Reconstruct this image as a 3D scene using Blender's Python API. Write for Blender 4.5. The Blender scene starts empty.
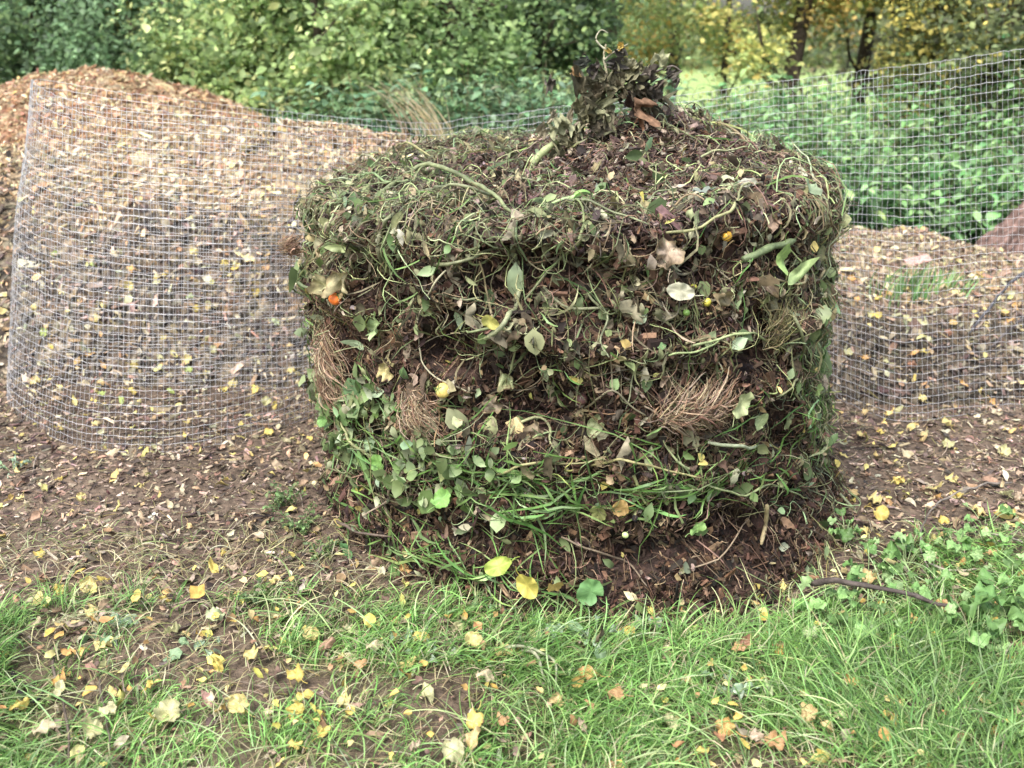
import bpy, math, random
import numpy as np
from mathutils import Vector
from mathutils.bvhtree import BVHTree

SEED = 7
rng = np.random.default_rng(SEED)
random.seed(SEED)
PI = math.pi
SC = bpy.context.scene
COL = SC.collection

# ------------------------------------------------------------------ camera geometry (used to place real things at real distances)
CAM_Z, F, PITCH = 1.5, 1000.0, math.radians(20)
CP, SP = math.cos(PITCH), math.sin(PITCH)
def z_at(py, y):
    v = (py - 384) / F
    return CAM_Z + y * (-SP - v * CP) / (CP - v * SP)
def x_at(px, y, z):
    return (px - 512) / F * (y * CP + (CAM_Z - z) * SP)
def W(px, py, y):
    z = z_at(py, y)
    return Vector((x_at(px, y, z), y, z))
def G(px, py, z=0.0):
    v = (py - 384) / F
    y = (CAM_Z - z) * (CP - v * SP) / (SP + v * CP)
    return Vector((x_at(px, y, z), y, z))
def ray(px, py):
    u, v = (px - 512) / F, (py - 384) / F
    return Vector((u, CP - v * SP, -SP - v * CP)).normalized()

# ------------------------------------------------------------------ numpy helpers
def _h(i, j, k, s):
    n = (i * 374761393 + j * 668265263 + k * 2147483647 + s * 1274126177) & 0xffffffff
    n = ((n ^ (n >> 13)) * 1274126177) & 0xffffffff
    return ((n ^ (n >> 16)) & 0xffff) / 32767.5 - 1.0
def vn(P, f=1.0, s=0):
    P = np.asarray(P, float) * f + 1000.0
    i = np.floor(P).astype(np.int64); t = P - i; t = t * t * (3 - 2 * t)
    r = 0
    for a in (0, 1):
        wa = t[..., 0] if a else 1 - t[..., 0]
        for b in (0, 1):
            wb = t[..., 1] if b else 1 - t[..., 1]
            for c in (0, 1):
                wc = t[..., 2] if c else 1 - t[..., 2]
                r = r + wa * wb * wc * _h(i[..., 0] + a, i[..., 1] + b, i[..., 2] + c, s)
    return r
def unit(a):
    return a / np.maximum(np.linalg.norm(a, axis=-1, keepdims=True), 1e-9)
def rnd(*sh): return rng.random(sh)
def rn(*sh): return rng.standard_normal(sh)
def smooth(a, b, x):
    t = np.clip((x - a) / (b - a), 0, 1); return t * t * (3 - 2 * t)

class MB:
    """collects vertices, quads and vertex colours; build() links them as one mesh object"""
    def __init__(s): s.v, s.f, s.c, s.n = [], [], [], 0
    def add(s, v, f, c):
        v = np.asarray(v, np.float32).reshape(-1, 3); f = np.asarray(f, np.int64).reshape(-1, 4)
        c = np.asarray(c, np.float32)
        if c.ndim == 1: c = np.tile(c, (len(v), 1))
        s.v.append(v); s.f.append(f + s.n); s.c.append(c.reshape(-1, 3)); s.n += len(v)
    def data(s, name, m, smooth_=True):
        v = np.concatenate(s.v); f = np.concatenate(s.f); c = np.concatenate(s.c)
        me = bpy.data.meshes.new(name)
        # quads whose last two corners coincide become triangles
        tri = f[:, 2] == f[:, 3]
        tot = np.where(tri, 3, 4)
        start = np.concatenate([[0], np.cumsum(tot)[:-1]])
        keep = np.ones(f.shape, bool); keep[tri, 3] = False
        li = f[keep]
        me.vertices.add(len(v)); me.vertices.foreach_set('co', v.ravel())
        me.loops.add(len(li)); me.loops.foreach_set('vertex_index', li.astype(np.int32))
        me.polygons.add(len(f)); me.polygons.foreach_set('loop_start', start.astype(np.int32))
        me.polygons.foreach_set('loop_total', tot.astype(np.int32))
        me.polygons.foreach_set('use_smooth', np.full(len(f), smooth_))
        me.update(calc_edges=True)
        a = me.color_attributes.new('Col', 'FLOAT_COLOR', 'POINT')
        a.data.foreach_set('color', np.concatenate([np.clip(c, 0.002, 0.95), np.ones((len(c), 1), np.float32)], 1).ravel())
        me.materials.append(m)
        return me
    def build(s, name, m, parent=None, smooth_=True, loc=None):
        if loc is not None:
            s.v = [a - np.asarray(loc, np.float32) for a in s.v]
        o = bpy.data.objects.new(name, s.data(name, m, smooth_)); COL.objects.link(o)
        if parent: o.parent = parent
        elif loc is not None: o.location = loc
        return o

def tag(o, label=None, cat=None, group=None, kind=None):
    for k, v in (('label', label), ('category', cat), ('group', group), ('kind', kind)):
        if v: o[k] = v
    return o
def empty(name, loc=(0, 0, 0), **kw):
    o = bpy.data.objects.new(name, None); COL.objects.link(o); o.location = loc; o.empty_display_size = .1
    return tag(o, **kw)

def frames(nrm, tilt=0.4):
    """rotation matrices (N,3,3): local z about the (tilted) normal, random spin"""
    n = unit(nrm + rn(*nrm.shape) * tilt)
    t = unit(np.cross(n, rn(*n.shape))); b = np.cross(n, t)
    return np.stack([t, b, n], -1)
def inst(mb, T, pos, R, sc, col, jit=0.0):
    """copies of template T=(verts, quads) into mb"""
    tv, tf = T; N, n = len(pos), len(tv)
    if N == 0: return
    sc = np.asarray(sc, float)
    if sc.ndim == 1: sc = sc[:, None] * np.ones(3)
    lv = tv[None] * sc[:, None, :]
    if jit: lv = lv + rn(N, n, 3) * (jit * sc[:, None, :])
    v = np.einsum('nij,nkj->nki', R, lv) + pos[:, None]
    f = tf[None] + (np.arange(N) * n)[:, None, None]
    mb.add(v, f, np.repeat(col, n, 0))
def ribbons(mb, P, w, col, side=None):
    """P (N,K,3) paths, w (N,K) half widths, col (N,3) or (N,K,3)"""
    N, K = P.shape[:2]
    if N == 0: return
    T = np.gradient(P, axis=1)
    if side is None: side = np.repeat((rn(N, 1, 3) * [.6, .6, .35] + [0, 0, .0]), K, 1)
    S = unit(np.cross(unit(T), side))
    V = np.stack([P - S * w[..., None], P + S * w[..., None]], 2)
    a = (np.arange(K - 1) * 2)[:, None] + np.array([0, 1, 3, 2])
    f = a[None] + (np.arange(N) * K * 2)[:, None, None]
    if col.ndim == 2: col = np.repeat(col[:, None], K, 1)
    mb.add(V, f, np.repeat(col[:, :, None], 2, 2))
def tubes(mb, P, r, col, m=4):
    N, K = P.shape[:2]
    if N == 0: return
    T = unit(np.gradient(P, axis=1))
    ref = np.where(np.abs(T[:, :1, 2:3]) > .8, [1., 0, 0], [0, 0, 1.])
    a = unit(np.cross(T, np.repeat(ref, K, 1))); b = np.cross(T, a)
    ang = np.arange(m) * 2 * PI / m
    V = P[:, :, None] + r[..., None, None] * (a[:, :, None] * np.cos(ang)[:, None] + b[:, :, None] * np.sin(ang)[:, None])
    k = np.arange(K - 1)[:, None] * m; j = np.arange(m)[None]; j2 = (j + 1) % m
    q = np.stack([k + j, k + j2, k + m + j2, k + m + j], -1).reshape(-1, 4)
    f = q[None] + (np.arange(N) * K * m)[:, None, None]
    if col.ndim == 2: col = np.repeat(col[:, None], K, 1)
    mb.add(V, f, np.repeat(col[:, :, None], m, 2))
def spline(pts, n):
    """Catmull-Rom through pts, n samples at even arc length"""
    p = np.asarray([list(q) for q in pts], float)
    p = np.concatenate([[2 * p[0] - p[1]], p, [2 * p[-1] - p[-2]]])
    out = []
    for i in range(1, len(p) - 2):
        t = np.linspace(0, 1, 24, endpoint=False)[:, None]
        a, b, c, d = p[i - 1], p[i], p[i + 1], p[i + 2]
        out.append(.5 * ((2 * b) + (c - a) * t + (2 * a - 5 * b + 4 * c - d) * t ** 2 + (3 * b - a - 3 * c + d) * t ** 3))
    out = np.concatenate(out + [p[-2:-1]])
    s = np.concatenate([[0], np.cumsum(np.linalg.norm(np.diff(out, axis=0), axis=1))])
    q = np.linspace(0, s[-1], n)
    return np.stack([np.interp(q, s, out[:, i]) for i in range(out.shape[1])], 1)
def pal(cols, N, var=.18, w=None):
    c = np.asarray(cols, float)[rng.choice(len(cols), N, p=None if w is None else np.asarray(w) / np.sum(w))]
    return c * (1 + rn(N, 1) * var) * (1 + rn(N, 3) * var * .35)
def clampc(c): return np.clip(c, .004, .9)

# ------------------------------------------------------------------ templates (unit length along x, quads)
def t_chip(seed):
    r = np.random.default_rng(seed)
    v = np.array([[-.5, -.22, 0], [.5, -.2, 0], [.45, .22, 0], [-.5, .2, 0]], float) + r.normal(0, .07, (4, 3)) * [1, 1, .6]
    v = np.concatenate([v - [0, 0, .05], v + [0, 0, .05]])
    return v, np.array([[3, 2, 1, 0], [4, 5, 6, 7], [0, 1, 5, 4], [1, 2, 6, 5], [2, 3, 7, 6], [3, 0, 4, 7]])
def t_leaf(seed, wid=.3, fold=.3, curl=.4, rows=5, crumple=0.):
    r = np.random.default_rng(seed)
    x = np.linspace(0, 1, rows)
    w = wid * np.sin(PI * np.clip(x, 0.03, .985) ** .8) ** .8
    w[0] = .015; w[-1] = .01
    v = []
    for i in range(rows):
        for j in (-1, 0, 1):
            v.append([x[i] - .5, j * w[i], fold * abs(j) * w[i] + curl * (x[i] - .4) ** 2])
    v = np.array(v) + r.normal(0, 1, (rows * 3, 3)) * crumple * [.4, 1, 1]
    q = [[i * 3 + j, i * 3 + j + 1, i * 3 + j + 4, i * 3 + j + 3] for i in range(rows - 1) for j in (0, 1)]
    return v, np.array(q)
CHIP = [t_chip(i) for i in range(6)]
LEAF = [t_leaf(i, .3 + .04 * (i % 3), .25 + .1 * (i % 2), -.5 + .3 * i) for i in range(5)]
LEAF4 = [t_leaf(i + 80, .33, .3, .4 * (i - 1), rows=4) for i in range(3)]
LEAF3 = [t_leaf(i + 20, .36, .3, .35 * (i - 1), rows=3) for i in range(3)]
WITHER = [t_leaf(i + 40, .24, .5 * (-1) ** i, 1.0 - .5 * i, rows=6, crumple=.055) for i in range(6)]
NETTLE = [t_leaf(i + 60, .27, .18, -.5, rows=4) for i in range(3)]

# ------------------------------------------------------------------ materials
def material(name, rough=.85, transl=0., nscale=40., nvar=.35, spec=.25, metallic=0., bump=0., bscale=80.):
    m = bpy.data.materials.new(name); m.use_nodes = True
    nt = m.node_tree; N, L = nt.nodes, nt.links
    p = N['Principled BSDF']; out = N['Material Output']
    p.inputs['Roughness'].default_value = rough; p.inputs['Metallic'].default_value = metallic
    p.inputs['Specular IOR Level'].default_value = spec
    at = N.new('ShaderNodeAttribute'); at.attribute_name = 'Col'
    tc = N.new('ShaderNodeTexCoord')
    no = N.new('ShaderNodeTexNoise'); no.inputs['Scale'].default_value = nscale; no.inputs['Detail'].default_value = 4
    L.new(tc.outputs['Object'], no.inputs['Vector'])
    mr = N.new('ShaderNodeMapRange'); mr.inputs['From Min'].default_value = .3; mr.inputs['From Max'].default_value = .7
    mr.inputs['To Min'].default_value = 1 - nvar; mr.inputs['To Max'].default_value = 1 + nvar
    L.new(no.outputs['Fac'], mr.inputs['Value'])
    mx = N.new('ShaderNodeVectorMath'); mx.operation = 'SCALE'
    L.new(at.outputs['Color'], mx.inputs[0]); L.new(mr.outputs['Result'], mx.inputs['Scale'])
    L.new(mx.outputs['Vector'], p.inputs['Base Color'])
    if bump:
        n2 = N.new('ShaderNodeTexNoise'); n2.inputs['Scale'].default_value = bscale; n2.inputs['Detail'].default_value = 5
        L.new(tc.outputs['Object'], n2.inputs['Vector'])
        b = N.new('ShaderNodeBump'); b.inputs['Strength'].default_value = bump; b.inputs['Distance'].default_value = .01
        L.new(n2.outputs['Fac'], b.inputs['Height']); L.new(b.outputs['Normal'], p.inputs['Normal'])
    if transl:
        t = N.new('ShaderNodeBsdfTranslucent'); L.new(mx.outputs['Vector'], t.inputs['Color'])
        ms = N.new('ShaderNodeMixShader'); ms.inputs['Fac'].default_value = transl
        L.new(p.outputs['BSDF'], ms.inputs[1]); L.new(t.outputs['BSDF'], ms.inputs[2])
        L.new(ms.outputs['Shader'], out.inputs['Surface'])
    return m
M_LEAF = material('living_leaf', .5, .3, 25, .25, .4)
M_TREE = material('tree_leaf', .55, .5, 6, .25, .3)
M_GRASS = material('grass_blade', .45, .3, 20, .25, .4)
M_DRY = material('withered_plant', .8, .12, 60, .4, .2)
M_CHIP = material('wood_chip', .85, 0, 70, .35, .2)
M_SOIL = material('soil', .95, 0, 45, .5, .15, bump=.9, bscale=130)
M_MULCH = material('dark_mulch', .8, 0, 50, .45, .3, bump=1, bscale=90)
M_STEM = material('plant_tendril', .55, .0, 50, .35, .35, bump=.25, bscale=200)
M_BARK = material('bark', .9, 0, 30, .45, .15, bump=.8, bscale=60)
M_WIRE = material('galvanised_wire', .42, 0, 30, .2, .5, metallic=.25)
M_FRUIT = material('fruit_skin', .38, 0, 60, .3, .4)
M_ROOT = material('root_fibre', .85, .05, 80, .35, .2)

# ------------------------------------------------------------------ ground sheet
def ground_h(x, y):
    P = np.stack([x, y, 0 * x], -1)
    near = smooth(40, 12, np.hypot(x, y))
    return (.02 * vn(P, 1.3, 1) + .012 * vn(P, 5, 2) + .006 * vn(P, 15, 3)) * near
def grass_mask(x, y):
    """1 where turf grows, 0 on bare soil"""
    P = np.stack([x, y, 0 * x], -1)
    n = .5 * vn(P, 2.2, 5) + .35 * vn(P, 6, 6)
    edge = 2.37 - .09 * np.exp(-((x - .5) / .4) ** 4) - .10 * (x < 0) * smooth(0, -1.2, x) + .25 * smooth(.9, 1.35, x)
    g = smooth(.16, -.12, y - edge + n * .16)
    g = g * np.clip(smooth(-.32, .16, n + .18 * smooth(.3, .9, x)), .06, 1)
    for cx, cy, rx, ry, k in ((-.78, 2.06, .2, .10, .85), (-.15, 2.16, .13, .12, .7), (.92, 1.86, .12, .07, .8), (-.33, 2.0, .12, .05, .6), (-.2, 1.78, .16, .05, .7), (-1.0,1.95,.12,.08,.5)):
        g = g * (1 - k * np.exp(-((x - cx) / rx) ** 2 - ((y - cy) / ry) ** 2))
    return g
def axis(lo, hi, step, far):
    a = np.arange(lo, hi + 1e-6, step); d, l, r = step, [lo], [hi]
    while r[-1] < far: d *= 1.25; r.append(r[-1] + d); 
    d = step
    while l[-1] > -far: d *= 1.25; l.append(l[-1] - d)
    return np.concatenate([l[1:][::-1], a, r[1:]])
gx, gy = axis(-3.6, 3.6, .035, 400), axis(.9, 7.0, .035, 400)
X, Y = np.meshgrid(gx, gy)
Z = ground_h(X, Y)
gm = grass_mask(X, Y)
P3 = np.stack([X, Y, 0 * X], -1)
soil = np.array([.13, .096, .070]); dark = np.array([.06, .045, .033]); turf = np.array([.075, .085, .035]); field = np.array([.26, .34, .12])
nz = (.5 + .5 * vn(P3, 3, 8))[..., None] * .5 + (.5 + .5 * vn(P3, 11, 9))[..., None] * .5
C = dark * (1 - nz) + soil * nz * 1.25
C = C * (1 - gm[..., None] * .7) + turf * gm[..., None] * .7
fw = smooth(6.2, 7.5, Y)[..., None]
C = C * (1 - fw) + np.array([.05, .065, .025]) * fw
fw = smooth(12, 15, Y)[..., None]; C = C * (1 - fw) + field * fw
mb = MB(); nx, ny = len(gx), len(gy)
idx = np.arange(nx * ny).reshape(ny, nx)
mb.add(np.stack([X, Y, Z], -1), np.stack([idx[:-1, :-1], idx[:-1, 1:], idx[1:, 1:], idx[1:, :-1]], -1), C.reshape(-1, 3))
ground = tag(mb.build('ground', M_SOIL), kind='structure')

# ------------------------------------------------------------------ compost heap surface (angle th, arc length l)
HC = np.array([.165, 3.19]); HR, HH, RC = .81, 1.03, .045
L1 = HH - RC; L2 = L1 + RC * PI / 2; L3 = L2 + HR - RC
def heap_base(th, l):
    a = np.clip((l - L1) / RC, 0, PI / 2)
    r = np.where(l < L1, HR, HR - RC + RC * np.cos(a)) - np.clip(l - L2, 0, None)
    r = np.maximum(r, 0.0)
    z = np.where(l < L1, l, L1 + RC * np.sin(a))
    c, s = np.cos(th), np.sin(th)
    nr, nzv = np.where(l < L1, 1, np.cos(a)), np.where(l < L1, 0, np.sin(a))
    bulge = .010 * np.sin(z * 2.6) + .12 * smooth(.22, 0, z) * np.clip(.75 + c, .3, 1) - (.0 + .07 * np.clip(-c, 0, 1)) * smooth(.75, .25, z)
    r = r + bulge * (l < L1) + bulge * (l >= L1) * r / HR
    x, y = HC[0] + r * c, HC[1] + r * s
    topw = smooth(.7, 1.0, z) 
    z = z * (1 + .02 * (x - HC[0]))
    z = z + topw * (.14 * np.exp(-(((x - .50) / .30) ** 2 + ((y - 3.35) / .5) ** 2)) + .03 * np.exp(-(((x + .05) / .3) ** 2 + ((y - 3.4) / .4) ** 2)))
    return np.stack([x, y, z], -1), np.stack([nr * c, nr * s, nzv], -1)
def cavity(p):
    return smooth(.08, .42, vn(p * [1, 1, 1.9], 6.2, 23)) * smooth(0, .15, p[..., 2])
def heap_p(th, l, off=0.0, cav=1.):
    p, n = heap_base(th, l)
    d = .030 * vn(p, 1.7, 10) + .036 * vn(p, 3.2, 11) + .026 * vn(p * [1, 1, 2.2], 8, 12) + .018 * vn(p * [1, 1, 1.6], 17, 13)
    zz = p[..., 2] + .03 * vn(p, 2.5, 17)      # strata: ledges of tough material over crumbled hollows
    side = smooth(L2, L1 - .05, l)
    for zc, w_, k in ((.99, .05, .004), (.90, .04, -.022), (.735, .022, .022), (.67, .035, -.032), (.50, .03, -.022), (.42, .05, .02), (.285, .03, .016), (.20, .04, -.02)):
        d = d + 1.35 * side * k * np.exp(-((zz - zc) / w_) ** 2) * (.6 + .6 * vn(p, 4, 18))
    d = d - .075 * cav * side * cavity(p)
    return p + n * (d + off)[..., None], n
th = np.linspace(0, 2 * PI, 420, endpoint=False); ll = np.linspace(-.06, L3 - .004, 250)
TH, LL = np.meshgrid(th, ll)
HP, HN = heap_p(TH, LL, 0 * TH)
fine = .010 * vn(HP, 45, 14)[..., None] + .008 * vn(HP, 90, 15)[..., None]
HPd = HP + HN * fine - HN * .012
n1 = (.5 + .5 * vn(HP, 18, 16))[..., None]
c = np.array([.022, .014, .011]) * (1 - n1) + np.array([.065, .036, .026]) * n1
mb = MB(); idx = np.arange(TH.size).reshape(TH.shape); j2 = np.roll(idx, -1, 1)
mb.add(HPd, np.stack([idx[:-1], j2[:-1], j2[1:], idx[1:]], -1), c.reshape(-1, 3))
heap = empty('compost_heap', (HC[0], HC[1], 0), label='large drum-shaped compost heap of layered plant waste and brown mulch', cat='compost heap')
def hbuild(mb, name, m, kind=None, label=None, smooth_=True):
    o = mb.build(name, m, heap, smooth_, loc=(HC[0], HC[1], 0)); tag(o, label=label, kind=kind); return o
core_mb = mb
hbuild(mb, 'rotted_core', M_MULCH)
hv = np.concatenate([a.reshape(-1, 3) for a in [HP]]); 
heap_bvh = BVHTree.FromPolygons([tuple(v) for v in hv], [tuple(q) for q in np.stack([idx[:-1], j2[:-1], j2[1:], idx[1:]], -1).reshape(-1, 4)])

def heap_sample(N, front=.8):
    """area-weighted surface samples, most of them on the half that faces the path; returns th,l,s,v"""
    th = np.where(rnd(N) < front, -PI / 2 + (rnd(N) * 2 - 1) * PI * .60, rnd(N) * 2 * PI)
    side = rnd(N)
    Ls = rnd(N) * L2
    top = side < .26
    l = np.where(top, L2 + (HR - RC) * (1 - np.sqrt(rnd(N))), Ls)
    th = np.where(top, rnd(N) * 2 * PI, th)
    return th, l
def sv(th, l):
    """plan coordinates of the heap face: s across (285..840), v down (180 rim..600 foot); top has v < 190"""
    s = 562 + 277 * np.cos(th); z = np.minimum(l, L2) / L2
    v = 612 - 422 * z
    v = np.where(l > L2, 190 - 60 * (l - L2) / (HR - RC), v)
    p = np.stack([s / 40, v / 40, np.sin(th) * 3], -1)
    return s + 26 * vn(p, .8, 21) + 10 * rn(*s.shape), v + 16 * vn(p, .8, 22) + 6 * rn(*s.shape)
def E(s, v, cs, cv, rs, rv, k=1.):
    return k * np.exp(-(((s - cs) / rs) ** 2 + ((v - cv) / rv) ** 2) ** 1.5)
def pick(dens, *arrs):
    m = rnd(len(dens)) < dens
    return [a[m] for a in arrs]

# mulch and chips
def heap_chips(N):
    mb = MB()
    th, l = heap_sample(N); s, v = sv(th, l)
    d = .95 - E(s, v, 400, 465, 75, 40, .55) - E(s, v, 590, 495, 110, 16, .55) - E(s, v, 380, 205, 110, 35, .35)
    th, l, s, v = pick(d, th, l, s, v)
    n = len(th)
    p, nr = heap_p(th, l, rnd(n) * .035 - .008)
    top = l > L2 - .05
    c = pal([(.035, .022, .017), (.06, .034, .025), (.11, .062, .042), (.19, .12, .08), (.022, .016, .014), (.32, .22, .14)], n, .2, [3, 4, 3, 1.2, 3, .5])
    ct = pal([(.08, .053, .045), (.14, .095, .08), (.21, .17, .13), (.045, .036, .030), (.12, .065, .04), (.3, .24, .2)], n, .2, [3, 3, 2, 3, 2, .7])
    c = c * np.clip(1 + .55 * vn(p, 7, 19), .4, 1.5)[:, None] * [1, 1.06, .98]; c = np.where(top[:, None], ct, c)
    red = E(s, v, 350, 320, 60, 45)[:, None]; c = c * (1 - red) + red * pal([(.16, .09, .055), (.24, .15, .09), (.09, .05, .03)], n)
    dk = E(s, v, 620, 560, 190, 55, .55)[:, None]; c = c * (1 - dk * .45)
    R = frames(nr, .75)
    ln = np.exp(rn(n) * .5) * .017
    ar = .45 + rnd(n) * .9
    sc = np.stack([ln, ln * ar * .7, ln * (.5 + rnd(n))], -1)
    k = rng.integers(0, 6, n)
    for i in range(6):
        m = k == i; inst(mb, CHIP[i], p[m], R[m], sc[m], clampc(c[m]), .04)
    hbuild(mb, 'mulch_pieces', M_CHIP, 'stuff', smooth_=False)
heap_chips(70000)

def heap_paths(th, l, ang, length, K, curl, o0, oamp, omax=.07, do0=0., bridge=.35):
    """random walks over the heap surface"""
    n = len(th); P = np.zeros((n, K, 3)); off = o0 + np.zeros(n); do = rn(n) * oamp + do0
    step = length / (K - 1); da = rn(n) * curl * .4
    for k in range(K):
        p, _ = heap_p(th, l, np.clip(off, -.015, omax), bridge); P[:, k] = p
        r = np.maximum(np.hypot(p[:, 0] - HC[0], p[:, 1] - HC[1]), .12)
        th = th + np.cos(ang) * step / r; l = np.clip(l + np.sin(ang) * step, -.02, L3 - .02)
        da = da * .8 + rn(n) * curl * .45; ang = ang + da
        off = off + do; do = do * .7 + rn(n) * oamp - (off - o0) * .15
    return P
def heap_strands(name, N, dens, cols, wts, L, r, K=7, curl=.35, flat=False, mat=None, vert=0., o0=.018, horiz=0., m=3, oamp=.005, omax=.07, do0=0.):
    mb = MB(); th, l = heap_sample(N); s, v = sv(th, l)
    th, l, s, v = pick(dens(s, v, l) * (1 - .7 * cavity(heap_base(th, l)[0]) * (l < L2)), th, l, s, v); n = len(th)
    if n == 0: return
    ang = rnd(n) * 2 * PI
    ang = np.where(rnd(n) < vert, -PI / 2 + rn(n) * .3, ang)
    ang = np.where(rnd(n) < horiz, np.where(rnd(n) < .5, 0, PI) + rn(n) * .3, ang)
    length = L * np.exp(rn(n) * .4)
    P = heap_paths(th, l, ang, length, K, curl, o0 + rnd(n) * .015, oamp, omax, do0)
    c = clampc(pal(cols, n, .2, wts))
    rr = r * np.exp(rn(n) * .3)
    t = np.linspace(0, 1, K)
    if flat: ribbons(mb, P, rr[:, None] * np.maximum(np.sin(PI * (.12 + t * .86)), .1)[None], c)
    else: tubes(mb, P, rr[:, None] * (1 - .55 * t)[None], c, m)
    hbuild(mb, name, mat or M_STEM, 'stuff')
OL = [(.10, .12, .055), (.17, .195, .09), (.27, .30, .15), (.13, .115, .065), (.36, .41, .20), (.07, .06, .04)]
lay = lambda v: .16 + .84 * np.clip(np.exp(-((v - 208) / 24) ** 4) + .75 * np.exp(-((v - 278) / 14) ** 2) + .9 * np.exp(-((v - 338) / 11) ** 2) + .35 * np.exp(-((v - 390) / 18) ** 2) + np.exp(-((v - 462) / 40) ** 4), 0, 1)
bare = lambda s, v: np.where(v > 180, np.maximum(lay(v), .9 * smooth(775, 800, s)), 1) * np.clip(1 - E(s, v, 455, 262, 60, 22, .8) - E(s, v, 350, 325, 45, 30, .8) - E(s, v, 600, 235, 40, 16, .6) - E(s, v, 560, 380, 90, 20, .7) - E(s, v, 640, 560, 190, 45, .7) - E(s, v, 760, 470, 50, 28, .7) - E(s, v, 620, 300, 60, 14, .5), .05, 1)
olive = lambda s, v, l: bare(s, v) * (1 - .75 * (v < 172)) * np.clip(.07 + E(s, v, 390, 205, 125, 42, .95) + E(s, v, 560, 260, 300, 70, .30) + E(s, v, 300, 260, 45, 70, .6) + E(s, v, 600, 330, 170, 50, .30) + E(s, v, 815, 380, 38, 180, .7) + E(s, v, 400, 460, 80, 60, .35) - (v < 165) * .06 - E(s, v, 640, 560, 180, 45, .1), 0, 1)
heap_strands('olive_stems', 19000, olive, OL, [3, 3, 2, 3, 1, 2], .11, .0019, K=10, curl=.55)
heap_strands('thick_stems', 1300, olive, [(.15, .17, .08), (.22, .24, .12), (.2, .16, .09), (.28, .29, .16)], [3, 2, 2, .6], .13, .0040, K=9, curl=.16, m=6, o0=.022)
heap_strands('brown_fibres', 24000, lambda s, v, l: np.clip(.55 + E(s, v, 345, 340, 50, 60, .5) - E(s, v, 400, 470, 70, 40, .3), 0, 1),
             [(.08, .052, .036), (.15, .10, .065), (.24, .17, .11), (.05, .034, .028), (.38, .30, .19)], [4, 4, 2, 3, .8],   .045, .0012, K=5, curl=.45, mat=M_ROOT)
heap_strands('grey_twiggy_layer', 1500, lambda s, v, l: E(s, v, 565, 343, 115, 9, 1.), [(.17, .15, .11), (.11, .10, .07), (.24, .22, .15), (.12, .15, .06)], [3, 3, 1.5, 2], .17, .0019, K=8, curl=.12, horiz=1., mat=M_ROOT, o0=.03)
heap_strands('straw_layer_left', 2600, lambda s, v, l: E(s, v, 335, 370, 30, 75, .9) + E(s, v, 420, 410, 40, 35, .35), [(.26, .18, .11), (.35, .26, .16), (.18, .12, .075), (.2, .2, .08)], None, .13, .0018, K=7, curl=.2, mat=M_ROOT, vert=.6, o0=.03)
GR = [(.10, .19, .05), (.16, .29, .08), (.22, .37, .11), (.08, .13, .04), (.29, .38, .17)]
band = lambda s, v, l: np.clip(E(s, v, 490, 468, 80, 18, .6) + E(s, v, 610, 480, 110, 14, 1.3) + E(s, v, 385, 445, 70, 40, .18) + E(s, v, 340, 475, 40, 50, .15) + E(s, v, 820, 470, 30, 60, .35) + E(s, v, 440, 570, 130, 22, .35) + E(s, v, 560, 415, 260, 14, .1), 0, 1)
heap_strands('green_grass_layer', 24000, band, GR, [3, 4, 3, 2, 1], .11, .0026, K=6, curl=.22, flat=True, mat=M_GRASS, horiz=.45, o0=.03, oamp=.006)
heap_strands('yellowing_stem_tangle', 1300, lambda s, v, l: E(s, v, 605, 455, 75, 20, .9) + E(s, v, 560, 415, 60, 30, .25), [(.38, .33, .08), (.28, .30, .09), (.42, .38, .16), (.22, .2, .07)], None, .10, .0020, K=10, curl=.5, horiz=.4, o0=.03, m=4)
heap_strands('side_straw', 2600, lambda s, v, l: E(s, v, 812, 400, 28, 170, .8), [(.19, .19, .08), (.26, .25, .12), (.13, .14, .05), (.3, .27, .17)], None, .15, .0023, K=7, curl=.2, vert=.75, flat=True, mat=M_DRY, o0=.03)
heap_strands('loose_green_blades', 3200, lambda s, v, l: bare(s, v) * (.20 + .25 * ((v > 230) & (v < 420))), GR + [(.2, .22, .09)], None, .10, .0020, K=6, curl=.3, flat=True, mat=M_GRASS, o0=.028)

heap_strands('fringe_stems', 5200, lambda s, v, l: .10 + .9 * olive(s, v, l) + .15 * (v < 200), OL + [(.3, .24, .15), (.2, .13, .09)], None, .085, .0015, K=7, curl=.3, o0=.015, omax=.15, do0=.014, oamp=.006)
heap_strands('fringe_blades', 1500, lambda s, v, l: .06 + .6 * band(s, v, l), OL[1:5] + GR, None, .07, .0020, K=6, curl=.25, flat=True, mat=M_GRASS, o0=.015, omax=.12, do0=.011)
heap_strands('hanging_fibres', 5200, lambda s, v, l: np.clip(E(s, v, 560, 270, 300, 90, .9), 0, 1) * (l < L2) * (.35 + .65 * bare(s, v)), [(.20, .18, .11), (.15, .13, .075), (.28, .25, .16), (.12, .13, .06)], None, .075, .0026, K=7, curl=.3, flat=True, mat=M_DRY, vert=.85, o0=.025)

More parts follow.
